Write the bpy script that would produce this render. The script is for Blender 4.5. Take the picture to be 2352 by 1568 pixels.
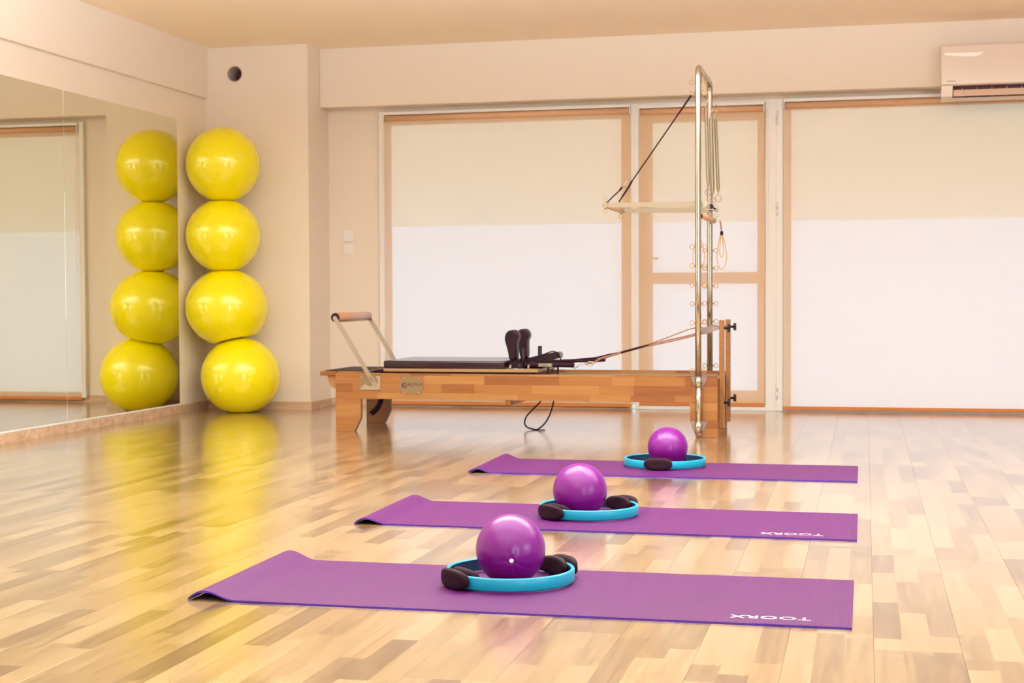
import bpy, bmesh, math, random
from mathutils import Vector, Matrix
random.seed(7)
R = math.radians
for o in list(bpy.data.objects): bpy.data.objects.remove(o)
SC = bpy.context.scene
COL = SC.collection

# ------------------------------------------------------------------ camera
H = 0.81
F, YAW, PITCH, ROLL = 3467.6, 0.230130, 0.030593, 0.004439
cy, sy, cp, sp = math.cos(YAW), math.sin(YAW), math.cos(PITCH), math.sin(PITCH)
fw = Vector((-sy*cp, cy*cp, -sp)); r0 = Vector((cy, sy, 0)); u0 = r0.cross(fw)
cr_, sr_ = math.cos(ROLL), math.sin(ROLL)
rt = r0*cr_ - u0*sr_; up = r0*sr_ + u0*cr_
cam = bpy.data.cameras.new('camera'); cam.sensor_width = 36; cam.sensor_fit = 'HORIZONTAL'
cam.lens = F/2352*36; cam.clip_start = 0.05; cam.clip_end = 100
co = bpy.data.objects.new('camera', cam); COL.objects.link(co)
M = Matrix.Identity(4)
for i in range(3):
    M[i][0] = rt[i]; M[i][1] = up[i]; M[i][2] = -fw[i]
M[2][3] = H
co.matrix_world = M
cam.dof.use_dof = True; cam.dof.focus_distance = 4.6; cam.dof.aperture_fstop = 9
SC.camera = co
def project(x, y, z):
    v = Vector((x, y, z-H)); d = v.dot(fw)
    return (1176+F*v.dot(rt)/d, 784-F*v.dot(up)/d) if d > 0.05 else None

# ------------------------------------------------------------------ light
SC.view_settings.view_transform = 'Standard'; SC.view_settings.look = 'None'
SC.view_settings.exposure = 0.0; SC.view_settings.gamma = 1.0
SC.view_settings.use_curve_mapping = False
SC.cycles.use_denoising = True
SC.cycles.max_bounces = 14; SC.cycles.diffuse_bounces = 8; SC.cycles.glossy_bounces = 6
SC.cycles.transmission_bounces = 8; SC.cycles.transparent_max_bounces = 16
SC.cycles.sample_clamp_indirect = 6.0
w = bpy.data.worlds.new('overcast_sky'); SC.world = w; w.use_nodes = True
bg = w.node_tree.nodes['Background']
bg.inputs['Color'].default_value = (0.68, 0.93, 1.0, 1); bg.inputs['Strength'].default_value = 2.3

# added uplights without fixtures, out of view below the ceiling, to brighten the room
def fill_uplight(x, y, z, watts, sx=2.2, sy=1.0, col=(0.86, 0.98, 1.12)):
    l = bpy.data.lights.new('added_fill_uplight', 'AREA'); l.shape = 'RECTANGLE'; l.size = sx; l.size_y = sy
    l.energy = watts; l.color = col
    o = bpy.data.objects.new('added_fill_uplight', l); COL.objects.link(o); o.location = (x, y, z); o.rotation_euler = (math.pi, 0, 0)
for px_, k_ in ((-2.1, 1.7), (-0.2, 1.5), (2.3, 0.75)):
    for py_, z_, w_ in ((-1.0, 1.6, 30), (1.8, 1.65, 38), (4.1, 1.75, 52), (6.2, 2.10, 120)): fill_uplight(px_, py_, z_, w_*k_*0.91)
# daylight standing in the two side/rear windows (outside the glass)
def window_light(loc, rot, sx, sy, watts, col):
    l = bpy.data.lights.new('window_daylight', 'AREA'); l.shape = 'RECTANGLE'; l.size = sx; l.size_y = sy; l.energy = watts; l.color = col
    o = bpy.data.objects.new('window_daylight', l); COL.objects.link(o); o.location = loc; o.rotation_euler = rot
window_light((3.5, -2.85, 1.18), (R(90), 0, 0), 1.8, 2.1, 120, (0.80, 0.93, 1.12))
window_light((5.25, 1.6, 1.35), (R(90), 0, R(90)), 2.8, 1.8, 100, (0.80, 0.93, 1.12))

# ------------------------------------------------------------------ materials
def mat(name, col, rough=0.5, metal=0.0, coat=0.0, spec=0.5, sheen=0.0, bump=None, var=None, coatr=0.05):
    m = bpy.data.materials.new(name); m.use_nodes = True
    nt = m.node_tree; b = nt.nodes['Principled BSDF']
    b.inputs['Base Color'].default_value = (*col, 1); b.inputs['Roughness'].default_value = rough
    b.inputs['Metallic'].default_value = metal; b.inputs['Coat Weight'].default_value = coat
    b.inputs['Coat Roughness'].default_value = coatr
    b.inputs['Specular IOR Level'].default_value = spec; b.inputs['Sheen Weight'].default_value = sheen
    if bump or var:
        tc = nt.nodes.new('ShaderNodeTexCoord')
    if bump:
        sc, st = bump
        n = nt.nodes.new('ShaderNodeTexNoise'); n.inputs['Scale'].default_value = sc; n.inputs['Detail'].default_value = 4
        nt.links.new(tc.outputs['Object'], n.inputs['Vector'])
        bp = nt.nodes.new('ShaderNodeBump'); bp.inputs['Strength'].default_value = st; bp.inputs['Distance'].default_value = 0.002
        nt.links.new(n.outputs['Fac'], bp.inputs['Height']); nt.links.new(bp.outputs['Normal'], b.inputs['Normal'])
    if var:
        sc, amt = var
        n = nt.nodes.new('ShaderNodeTexNoise'); n.inputs['Scale'].default_value = sc
        nt.links.new(tc.outputs['Object'], n.inputs['Vector'])
        mp = nt.nodes.new('ShaderNodeMapRange'); mp.inputs['To Min'].default_value = 1-amt; mp.inputs['To Max'].default_value = 1+amt
        nt.links.new(n.outputs['Fac'], mp.inputs['Value'])
        mx = nt.nodes.new('ShaderNodeMix'); mx.data_type = 'RGBA'; mx.blend_type = 'MULTIPLY'; mx.inputs[0].default_value = 1
        mx.inputs[6].default_value = (*col, 1); nt.links.new(mp.outputs[0], mx.inputs[7]); nt.links.new(mx.outputs[2], b.inputs['Base Color'])
    return m

WALL = mat('wall_paint', (0.765, 0.685, 0.585), 0.75, bump=(90, 0.05), var=(1.2, 0.015))
CEIL = mat('ceiling_paint', (0.97, 0.84, 0.68), 0.85, bump=(60, 0.04))
FRAME = mat('white_aluminium', (0.80, 0.78, 0.76), 0.35)
LEAF = mat('door_leaf_paint', (0.80, 0.55, 0.36), 0.5)
PLAST = mat('white_plastic', (0.85, 0.74, 0.65), 0.3)
PLASTG = mat('glossy_white_plastic', (0.70, 0.60, 0.52), 0.15, coat=0.3)
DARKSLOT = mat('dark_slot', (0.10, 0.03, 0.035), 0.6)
LOUV = mat('louvre_plastic', (0.50, 0.34, 0.27), 0.4)
STEEL = mat('chrome_tube', (0.53, 0.49, 0.42), 0.16, metal=1)
STEELB = mat('brushed_steel', (0.46, 0.40, 0.33), 0.38, metal=1)
STEELD = mat('darker_steel', (0.42, 0.36, 0.36), 0.35, metal=1)
ALU = mat('anodised_aluminium', (0.30, 0.245, 0.17), 0.42, metal=0.6)
BRONZE = mat('bronze_plate', (0.25, 0.17, 0.085), 0.45, metal=0.5)
BLACKV = mat('black_vinyl', (0.016, 0.002, 0.009), 0.42, coat=0.12, coatr=0.2, spec=0.2)
BLACKP = mat('black_pad_vinyl', (0.014, 0.002, 0.008), 0.42, coat=0.75, coatr=0.14, spec=0.1)
BLACKR = mat('black_rubber', (0.015, 0.003, 0.010), 0.55, spec=0.3)
BLACKF = mat('black_foam', (0.018, 0.002, 0.010), 0.65, spec=0.2, bump=(900, 0.25))
WEB = mat('black_webbing', (0.020, 0.003, 0.010), 0.7, spec=0.2)
ROPE = mat('brown_rope', (0.28, 0.12, 0.05), 0.6)
ROPET = mat('tan_rope', (0.50, 0.28, 0.10), 0.6)
ENGR = mat('engraved_ink', (0.07, 0.012, 0.025), 0.5)
ENGR2 = mat('faint_ink', (0.24, 0.11, 0.07), 0.5)
GREEN = mat('green_print', (0.25, 0.45, 0.03), 0.5)
GREYP = mat('grey_print', (0.18, 0.13, 0.13), 0.5)
YELLOW = mat('yellow_vinyl', (0.87, 0.755, 0.0), 0.20, coat=0.35, coatr=0.12)
PURPLE = mat('purple_vinyl', (0.17, 0.003, 0.20), 0.28, coat=0.0, bump=(60, 0.08))
TEAL = mat('teal_band', (0.0, 0.30, 0.46), 0.33)
INNER_FACE = mat('navy_inner_face', (0.006, 0.035, 0.085), 0.45)
WIRE = mat('eye_bolt_wire', (0.48, 0.29, 0.13), 0.4, metal=0.7)
MATP = mat('purple_foam_mat', (0.096, 0.010, 0.108), 0.44, spec=0.20, var=(9, 0.09), bump=(900, 0.3))
MATE = mat('violet_mat_edge', (0.07, 0.02, 0.36), 0.6)
PRINT = mat('white_print', (0.82, 0.80, 0.84), 0.5)
WHITEV = mat('white_valve', (0.90, 0.86, 0.88), 0.35)
DOWEL = mat('light_dowel', (0.76, 0.50, 0.33), 0.45)
GLARE = mat('painted_glare', (0.95, 0.90, 0.85), 0.2)
SPRING = mat('spring_steel', (0.55, 0.50, 0.38), 0.32, metal=1)

def wood(name, c1, c2, rough=0.38, scale=1.0, coat=0.2):
    m = bpy.data.materials.new(name); m.use_nodes = True; nt = m.node_tree; b = nt.nodes['Principled BSDF']
    L = nt.links; N = nt.nodes.new
    tc = N('ShaderNodeTexCoord'); oi = N('ShaderNodeObjectInfo')
    mp = N('ShaderNodeMapping'); mp.inputs['Scale'].default_value = (3*scale, 30*scale, 45*scale)
    ad = N('ShaderNodeVectorMath'); ad.operation = 'ADD'
    L.new(tc.outputs['Object'], ad.inputs[0]); L.new(oi.outputs['Random'], ad.inputs[1]); L.new(ad.outputs[0], mp.inputs['Vector'])
    n = N('ShaderNodeTexNoise'); n.inputs['Scale'].default_value = 1.0; n.inputs['Detail'].default_value = 6; n.inputs['Distortion'].default_value = 0.6
    L.new(mp.outputs[0], n.inputs['Vector'])
    rp = N('ShaderNodeValToRGB'); rp.color_ramp.elements[0].position = 0.3; rp.color_ramp.elements[1].position = 0.7
    rp.color_ramp.elements[0].color = (*c1, 1); rp.color_ramp.elements[1].color = (*c2, 1)
    L.new(n.outputs['Fac'], rp.inputs['Fac'])
    L.new(rp.outputs[0], b.inputs['Base Color'])
    b.inputs['Roughness'].default_value = rough; b.inputs['Coat Weight'].default_value = coat; b.inputs['Coat Roughness'].default_value = 0.2
    return m
W_MID = wood('beech_middle', (0.250, 0.093, 0.020), (0.302, 0.122, 0.028))
W_LIGHT = wood('beech_light', (0.285, 0.119, 0.027), (0.345, 0.158, 0.042))
W_DARK = wood('beech_dark', (0.189, 0.057, 0.012), (0.242, 0.081, 0.017))
W_CORE = wood('beech_core', (0.181, 0.063, 0.014), (0.224, 0.083, 0.020))
W_PLY = wood('birch_plywood', (0.261, 0.148, 0.065), (0.301, 0.175, 0.079))
W_BASE = wood('laminate_skirting', (0.42, 0.27, 0.17), (0.62, 0.43, 0.29), 0.5, 0.6, 0)
TINT = {'m': W_MID, 'l': W_LIGHT, 'd': W_DARK}

def floor_material():
    m = bpy.data.materials.new('three_strip_laminate'); m.use_nodes = True; nt = m.node_tree; b = nt.nodes['Principled BSDF']
    L = nt.links; N = nt.nodes.new
    def math_(op, a, bb=None, c=None):
        n = N('ShaderNodeMath'); n.operation = op
        for i, v in enumerate((a, bb, c)):
            if v is None: continue
            if isinstance(v, (int, float)): n.inputs[i].default_value = v
            else: L.new(v, n.inputs[i])
        return n.outputs[0]
    tc = N('ShaderNodeTexCoord'); oi = N('ShaderNodeObjectInfo'); sx = N('ShaderNodeSeparateXYZ')
    L.new(tc.outputs['Object'], sx.inputs[0]); X, Y = sx.outputs[0], sx.outputs[1]
    rnd = math_('MULTIPLY', oi.outputs['Random'], 91.7)
    strip = math_('FLOOR', math_('DIVIDE', math_('ADD', X, 0.0975), 0.065))
    wn = N('ShaderNodeTexWhiteNoise'); wn.noise_dimensions = '2D'
    cv = N('ShaderNodeCombineXYZ'); L.new(strip, cv.inputs[0]); L.new(rnd, cv.inputs[1]); L.new(cv.outputs[0], wn.inputs['Vector'])
    off = math_('MULTIPLY', wn.outputs['Value'], 3.0)
    blk = math_('FLOOR', math_('ADD', math_('DIVIDE', Y, 0.43), off))
    wn2 = N('ShaderNodeTexWhiteNoise'); wn2.noise_dimensions = '3D'
    cv2 = N('ShaderNodeCombineXYZ'); L.new(strip, cv2.inputs[0]); L.new(rnd, cv2.inputs[1]); L.new(blk, cv2.inputs[2]); L.new(cv2.outputs[0], wn2.inputs['Vector'])
    tone = wn2.outputs['Value']
    # grain
    mp = N('ShaderNodeMapping'); mp.inputs['Scale'].default_value = (55, 3.5, 1)
    ad = N('ShaderNodeVectorMath'); ad.operation = 'ADD'; L.new(tc.outputs['Object'], ad.inputs[0])
    cv3 = N('ShaderNodeCombineXYZ'); L.new(math_('MULTIPLY', tone, 7.0), cv3.inputs[0]); L.new(rnd, cv3.inputs[1]); L.new(rnd, cv3.inputs[2])
    L.new(cv3.outputs[0], ad.inputs[1]); L.new(ad.outputs[0], mp.inputs['Vector'])
    g = N('ShaderNodeTexNoise'); g.inputs['Scale'].default_value = 1; g.inputs['Detail'].default_value = 4; g.inputs['Distortion'].default_value = 0.35
    L.new(mp.outputs[0], g.inputs['Vector'])
    mp2 = N('ShaderNodeMapping'); mp2.inputs['Scale'].default_value = (260, 9, 1); L.new(ad.outputs[0], mp2.inputs['Vector'])
    g2 = N('ShaderNodeTexNoise'); g2.inputs['Scale'].default_value = 1; g2.inputs['Detail'].default_value = 3; L.new(mp2.outputs[0], g2.inputs['Vector'])
    v = math_('ADD', math_('MULTIPLY', tone, 0.64), math_('ADD', math_('MULTIPLY', g.outputs['Fac'], 0.64), math_('MULTIPLY', g2.outputs['Fac'], 0.04)))
    rp = N('ShaderNodeValToRGB'); e = rp.color_ramp.elements
    e[0].position = 0.30; e[0].color = (0.15, 0.082, 0.032, 1); e[1].position = 1.0; e[1].color = (0.44, 0.30, 0.155, 1)
    k = e.new(0.6); k.color = (0.31, 0.195, 0.085, 1)
    L.new(v, rp.inputs['Fac']); L.new(rp.outputs[0], b.inputs['Base Color'])
    b.inputs['Roughness'].default_value = 0.20
    L.new(math_('ADD', math_('MULTIPLY', g.outputs['Fac'], 0.10), 0.16), b.inputs['Roughness'])
    b.inputs['Specular IOR Level'].default_value = 0.6
    b.inputs['Coat Weight'].default_value = 1.0; b.inputs['Coat Roughness'].default_value = 0.17
    bp = N('ShaderNodeBump'); bp.inputs['Strength'].default_value = 0.05; bp.inputs['Distance'].default_value = 0.0004
    L.new(g2.outputs['Fac'], bp.inputs['Height']); L.new(bp.outputs[0], b.inputs['Normal'])
    return m
FLOOR = floor_material()

def mirror_material():
    m = bpy.data.materials.new('mirror_silver'); m.use_nodes = True; b = m.node_tree.nodes['Principled BSDF']
    b.inputs['Base Color'].default_value = (0.82, 0.81, 0.66, 1); b.inputs['Metallic'].default_value = 1; b.inputs['Roughness'].default_value = 0.0
    return m
MIRROR = mirror_material()
def glass_material():
    m = bpy.data.materials.new('window_glass'); m.use_nodes = True; nt = m.node_tree; nt.nodes.clear(); N = nt.nodes.new; L = nt.links
    o = N('ShaderNodeOutputMaterial'); t = N('ShaderNodeBsdfTransparent'); t.inputs[0].default_value = (0.96, 0.97, 0.97, 1)
    g = N('ShaderNodeBsdfGlossy'); g.inputs['Roughness'].default_value = 0.0
    fr = N('ShaderNodeFresnel'); fr.inputs[0].default_value = 1.45
    mx = N('ShaderNodeMixShader'); L.new(fr.outputs[0], mx.inputs[0]); L.new(t.outputs[0], mx.inputs[1]); L.new(g.outputs[0], mx.inputs[2]); L.new(mx.outputs[0], o.inputs[0])
    return m
GLASS = glass_material()
def fabric_material(name, trans, transl, diff, ft, fl):
    """woven sheet: ft = share of open weave, fl = share of light scattered through the yarn"""
    m = bpy.data.materials.new(name); m.use_nodes = True; nt = m.node_tree; nt.nodes.clear(); N = nt.nodes.new; L = nt.links
    o = N('ShaderNodeOutputMaterial')
    a = N('ShaderNodeBsdfTransparent'); a.inputs[0].default_value = (*trans, 1)
    b = N('ShaderNodeBsdfTranslucent'); b.inputs[0].default_value = (*transl, 1)
    d = N('ShaderNodeBsdfDiffuse'); d.inputs[0].default_value = (*diff, 1)
    m1 = N('ShaderNodeMixShader'); m1.inputs[0].default_value = fl; L.new(d.outputs[0], m1.inputs[1]); L.new(b.outputs[0], m1.inputs[2])
    m2 = N('ShaderNodeMixShader'); m2.inputs[0].default_value = ft; L.new(m1.outputs[0], m2.inputs[1]); L.new(a.outputs[0], m2.inputs[2])
    L.new(m2.outputs[0], o.inputs[0]); return m
SCREEN = fabric_material('blind_screen_cloth', (0.66, 0.80, 0.97), (0.52, 0.69, 0.92), (1.0, 0.68, 0.40), 0.20, 0.30)
SHUTTER = fabric_material('awning_cloth', (1.0, 0.92, 0.78), (1.0, 0.92, 0.78), (0.8, 0.65, 0.5), 0.50, 0.85)

# ------------------------------------------------------------------ mesh helpers
def link(name, me, m, parent=None):
    o = bpy.data.objects.new(name, me); COL.objects.link(o)
    if m is not None and not me.materials: me.materials.append(m)
    if parent is not None:
        o.parent = parent
        o.matrix_parent_inverse = Matrix.Translation(-parent.location) if False else parent.matrix_world.inverted()
    return o
class MB:
    def __init__(s): s.v = []; s.f = []; s.sm = []
    def add(s, vs, fs, smooth=False):
        n = len(s.v); s.v += [tuple(v) for v in vs]; s.f += [tuple(i+n for i in f) for f in fs]; s.sm += [smooth]*len(fs); return s
    def box(s, x0, x1, y0, y1, z0, z1):
        vs = [(x, y, z) for z in (z0, z1) for y in (y0, y1) for x in (x0, x1)]
        return s.add(vs, [(0,2,3,1),(4,5,7,6),(0,1,5,4),(2,6,7,3),(0,4,6,2),(1,3,7,5)])
    def cbox(s, x0, x1, y0, y1, z0, z1, c=0.003):
        """box with chamfered edges"""
        bm = bmesh.new(); bmesh.ops.create_cube(bm, size=1)
        for v in bm.verts: v.co = Vector(((x0+x1)/2+v.co.x*(x1-x0), (y0+y1)/2+v.co.y*(y1-y0), (z0+z1)/2+v.co.z*(z1-z0)))
        bmesh.ops.bevel(bm, geom=bm.edges[:], offset=c, segments=1, affect='EDGES')
        bm.verts.index_update(); s.add([v.co for v in bm.verts], [[v.index for v in f.verts] for f in bm.faces]); bm.free(); return s
    def prism(s, pts, a0, a1, axis='y', smooth=False):
        n = len(pts)
        def P(p, a): return {'y': (p[0], a, p[1]), 'x': (a, p[0], p[1]), 'z': (p[0], p[1], a)}[axis]
        vs = [P(p, a0) for p in pts]+[P(p, a1) for p in pts]
        k = len(s.v); s.add(vs, [tuple(range(n-1, -1, -1)), tuple(range(n, 2*n))])
        s.f += [(k+i, k+(i+1) % n, k+n+(i+1) % n, k+n+i) for i in range(n)]; s.sm += [smooth]*n
        return s
    def tube(s, pts, r, n=10, closed=False, caps=True, smooth=True, flat=1.0):
        pts = [Vector(p) for p in pts]; m = len(pts); rs = r if isinstance(r, (list, tuple)) else [r]*m
        vs = []; up = None
        for i, p in enumerate(pts):
            if closed: t = pts[(i+1) % m]-pts[i-1]
            else: t = pts[min(i+1, m-1)]-pts[max(i-1, 0)]
            t.normalize()
            if up is None:
                up = Vector((0, 0, 1)) if abs(t.z) < 0.9 else Vector((0, 1, 0))
            a = up-t*up.dot(t)
            if a.length < 1e-6: a = t.orthogonal()
            a.normalize(); b = t.cross(a); up = a
            for k in range(n):
                th = 2*math.pi*k/n; vs.append(p+(a*math.cos(th)*flat+b*math.sin(th))*rs[i])
        fs = []
        for i in range(m if closed else m-1):
            j = (i+1) % m
            for k in range(n): fs.append((i*n+k, i*n+(k+1) % n, j*n+(k+1) % n, j*n+k))
        base = len(s.v); s.add(vs, fs, smooth)
        if caps and not closed:
            s.f += [tuple(base+k for k in range(n-1, -1, -1)), tuple(base+(m-1)*n+k for k in range(n))]; s.sm += [False, False]
        return s
    def cyl(s, a, b, r, n=16): return s.tube([a, b], r, n)
    def build(s, name, m, parent=None, mods=()):
        me = bpy.data.meshes.new(name); me.from_pydata(s.v, [], s.f); me.update()
        me.polygons.foreach_set('use_smooth', s.sm)
        bm = bmesh.new(); bm.from_mesh(me); bmesh.ops.recalc_face_normals(bm, faces=bm.faces); bm.to_mesh(me); bm.free()
        return link(name, me, m, parent)
def smooth_path(pts, k=6, closed=False):
    P = [Vector(p) for p in pts]; n = len(P); out = []
    for i in range(n if closed else n-1):
        p0 = P[i-1] if (closed or i > 0) else P[0]; p1 = P[i]; p2 = P[(i+1) % n]
        p3 = P[(i+2) % n] if (closed or i+2 < n) else P[-1]
        for j in range(k):
            t = j/k
            out.append(0.5*((2*p1)+(-p0+p2)*t+(2*p0-5*p1+4*p2-p3)*t*t+(-p0+3*p1-3*p2+p3)*t**3))
    if not closed: out.append(P[-1])
    return out
def ring_pts(c, r, normal, n=20, start=0):
    c = Vector(c); nz = Vector(normal).normalized(); a = nz.orthogonal().normalized(); b = nz.cross(a)
    return [c+(a*math.cos(2*math.pi*i/n)+b*math.sin(2*math.pi*i/n))*r for i in range(n)]
def grid(vs_fn, nu, nv, cu=False, cv=False):
    vs = [vs_fn(i, j) for i in range(nu) for j in range(nv)]
    fs = []
    for i in range(nu if cu else nu-1):
        for j in range(nv if cv else nv-1):
            fs.append((i*nv+j, ((i+1) % nu)*nv+j, ((i+1) % nu)*nv+(j+1) % nv, i*nv+(j+1) % nv))
    return vs, fs
def tag(o, label=None, cat=None, group=None, kind=None):
    if label: o['label'] = label
    if cat: o['category'] = cat
    if group: o['group'] = group
    if kind: o['kind'] = kind
    return o
def thing(name, label, cat, loc, group=None, rz=0):
    o = bpy.data.objects.new(name, None); COL.objects.link(o); o.location = loc; o.rotation_euler = (0, 0, rz); o.empty_display_size = 0.1
    bpy.context.view_layer.update()
    return tag(o, label, cat, group)
def struct(o, label=None): return tag(o, label, None, None, 'structure')
def text_mesh(txt, size, spacing=1.0, bold=0.0, shear=0.0, depth=0.0003):
    cu = bpy.data.curves.new('lettering', 'FONT'); cu.body = txt; cu.size = size; cu.align_x = 'CENTER'; cu.align_y = 'CENTER'
    cu.space_character = spacing; cu.offset = bold; cu.shear = shear; cu.extrude = depth; cu.resolution_u = 3
    o = bpy.data.objects.new('lettering', cu); COL.objects.link(o)
    bpy.context.view_layer.update()
    me = bpy.data.meshes.new_from_object(o.evaluated_get(bpy.context.evaluated_depsgraph_get()))
    bpy.data.objects.remove(o); return me
def text(name, txt, size, matrix, m, parent, **k):
    me = text_mesh(txt, size, **k); me.transform(matrix); me.materials.clear()
    return link(name, me, m, parent)

# ------------------------------------------------------------------ room shell
XL, XR, YB, YF, ZC = -4.66, 5.0, 10.59, -2.6, 2.60
YBEAM = 10.41
ceil = struct(MB().box(XL-0.2, XR+0.2, YF-0.2, YB+0.3, ZC, ZC+0.15).build('ceiling', CEIL))
struct(MB().box(XL-0.2, XL, YF-0.2, YB+0.25, -0.1, ZC).build('wall_left', WALL))
FX0, FX1, FZ0, FZ1 = 2.6, 4.4, 0.1, 2.25
b = MB(); b.box(XL, FX0, YF-0.2, YF, -0.1, ZC); b.box(FX1, XR+0.2, YF-0.2, YF, -0.1, ZC); b.box(FX0, FX1, YF-0.2, YF, FZ1, ZC); b.box(FX0, FX1, YF-0.2, YF, -0.1, FZ0)
struct(b.build('wall_front', WALL))
wn = struct(thing('window_4', None, None, ((FX0+FX1)/2, YF-0.1, FZ0)))
b = MB(); 
for (x0, x1, z0, z1) in ((FX0, FX0+0.06, FZ0, FZ1), (FX1-0.06, FX1, FZ0, FZ1), (FX0+0.06, FX1-0.06, FZ0, FZ0+0.06), (FX0+0.06, FX1-0.06, FZ1-0.06, FZ1)): b.box(x0, x1, YF-0.13, YF-0.07, z0, z1)
b.build('window_frame', FRAME, wn)
MB().box(FX0+0.06, FX1-0.06, YF-0.102, YF-0.098, FZ0+0.06, FZ1-0.06).build('pane', GLASS, wn)
# wall_right with two window openings behind / beside the camera
RW = [(0.2, 3.0)]; RZ0, RZ1 = 0.45, 2.25
b = MB(); ys = YF
for (a, c) in RW:
    b.box(XR, XR+0.2, ys, a, -0.1, ZC); b.box(XR, XR+0.2, a, c, -0.1, RZ0); b.box(XR, XR+0.2, a, c, RZ1, ZC); ys = c
b.box(XR, XR+0.2, ys, YB+0.25, -0.1, ZC)
struct(b.build('wall_right', WALL))
for i, (a, c) in enumerate(RW):
    wn = struct(thing('window_%d' % (3+i), None, None, (XR+0.1, (a+c)/2, RZ0)))
    f = MB(); X0, X1 = XR+0.07, XR+0.13
    for (y0, y1, z0, z1) in ((a, a+0.06, RZ0, RZ1), (c-0.06, c, RZ0, RZ1), (a+0.06, c-0.06, RZ0, RZ0+0.06), (a+0.06, c-0.06, RZ1-0.06, RZ1), ((a+c)/2-0.04, (a+c)/2+0.04, RZ0+0.06, RZ1-0.06)):
        f.box(X0, X1, y0, y1, z0, z1)
    f.build('window_frame', FRAME, wn)
    for (y0, y1) in ((a+0.06, (a+c)/2-0.04), ((a+c)/2+0.04, c-0.06)):
        MB().box(XR+0.098, XR+0.102, y0, y1, RZ0+0.06, RZ1-0.06).build('pane', GLASS, wn)
# wall_back: solid left piece, header above the glazing, right piece
WX0, WX1, WZT = -3.467, 4.3, 2.154
b = MB(); b.box(XL, WX0, YB, YB+0.25, -0.1, ZC); b.box(WX0, WX1, YB, YB+0.25, WZT, ZC); b.box(WX1, XR, YB, YB+0.25, -0.1, ZC)
b.box(WX0, -1.62, YB, YB+0.25, -0.1, 0.034); b.box(-1.62, WX1, YB, YB+0.25, -0.1, 0.0)
struct(b.build('wall_back', WALL))
# projecting corner wall, with a round duct hole
XP, YP = -3.866, 10.17
hx, hz, hr = -4.422, 2.409, 0.054
b = MB(); n = 32
sq = []
for i in range(n):
    t = 2*math.pi*i/n; c_, s_ = math.cos(t), math.sin(t); k = 0.10/max(abs(c_), abs(s_)); sq.append((hx+c_*k, hz+s_*k))
ci = [(hx+hr*math.cos(2*math.pi*i/n), hz+hr*math.sin(2*math.pi*i/n)) for i in range(n)]
b.add([(x, YP, z) for x, z in sq]+[(x, YP, z) for x, z in ci], [(i, (i+1) % n, n+(i+1) % n, n+i) for i in range(n)])
def face(x0, x1, z0, z1): b.add([(x0, YP, z0), (x1, YP, z0), (x1, YP, z1), (x0, YP, z1)], [(0, 1, 2, 3)])
face(XL, XP, -0.05, hz-0.1); face(XL, XP, hz+0.1, ZC); face(XL, hx-0.1, hz-0.1, hz+0.1); face(hx+0.1, XP, hz-0.1, hz+0.1)
b.add([(XP, YP, -0.05), (XP, YB, -0.05), (XP, YB, ZC), (XP, YP, ZC)], [(0, 1, 2, 3)])
corner = struct(b.build('wall_corner', WALL))
pv, pf = grid(lambda i, j: (hx+hr*math.cos(2*math.pi*i/n), YP+(-0.0015, 0.14)[j], hz+hr*math.sin(2*math.pi*i/n)), n, 2, True)
MB().add(pv, pf, True).tube(ring_pts((hx, YP, hz), hr+0.001, (0, 1, 0), 32), 0.003, 6, True).build('duct_sleeve', mat('grey_pvc_sleeve', (0.55, 0.45, 0.40), 0.4), corner)
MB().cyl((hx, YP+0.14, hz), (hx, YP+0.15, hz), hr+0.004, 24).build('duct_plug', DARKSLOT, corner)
# beams
struct(MB().cbox(XP+0.0005, XR, YBEAM, YB+0.02, 2.177, ZC+0.01, 0.004).build('trim_1', WALL))
struct(MB().cbox(XL-0.01, XL+0.028, YF, YP, 2.238, ZC+0.01, 0.004).build('trim_2', WALL))

# floor: sub-floor slab with separate laminate boards
fl = struct(MB().box(XL-0.2, XR+0.2, YF-0.2, YB+0.05, -0.12, -0.012).build('floor', mat('subfloor', (0.12, 0.06, 0.03), 0.8)))
BW, BL = 0.195, 1.285
def board_mb(w_, l_, g=0.0002, c=0.0004):
    x0, x1, y0, y1 = -w_/2+g, w_/2-g, -l_/2+g, l_/2-g
    vs = [(x0, y0, -0.010), (x1, y0, -0.010), (x1, y1, -0.010), (x0, y1, -0.010), (x0, y0, -c), (x1, y0, -c), (x1, y1, -c), (x0, y1, -c),
          (x0+c, y0+c, 0), (x1-c, y0+c, 0), (x1-c, y1-c, 0), (x0+c, y1-c, 0)]
    fs = [(8, 9, 10, 11)]+[(a, (a+1) % 4, 4+(a+1) % 4, 4+a) for a in range(4)]+[(4+a, 4+(a+1) % 4, 8+(a+1) % 4, 8+a) for a in range(4)]
    return vs, fs
full = MB().add(*board_mb(BW, BL)).build('plank', FLOOR, fl); full_me = full.data; bpy.data.objects.remove(full)
stuff = MB(); row = 0; x = XL; cand = []
rr = random.Random(11)
while x < XR-0.005:
    wv = min(BW, XR-x); y = YF-rr.uniform(0.1, 1.2)
    while y < YB+0.0:
        y0, y1 = max(y, YF), min(y+BL, YB)
        if y1-y0 > 0.03:
            cx_, cy_ = x+wv/2, (y0+y1)/2
            vis = False
            for a in (x, x+wv):
                for t in range(7):
                    q = project(a, y0+(y1-y0)*t/6, 0)
                    if q and -30 < q[0] < 2382 and 600 < q[1] < 1600: vis = True
            cand.append((vis, cy_, cx_, y0, y1, wv))
        y += BL
    x += BW
vis_l = sorted([c for c in cand if c[0]], key=lambda c: c[1])
sel = set(id(c) for c in vis_l[:298])
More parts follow.
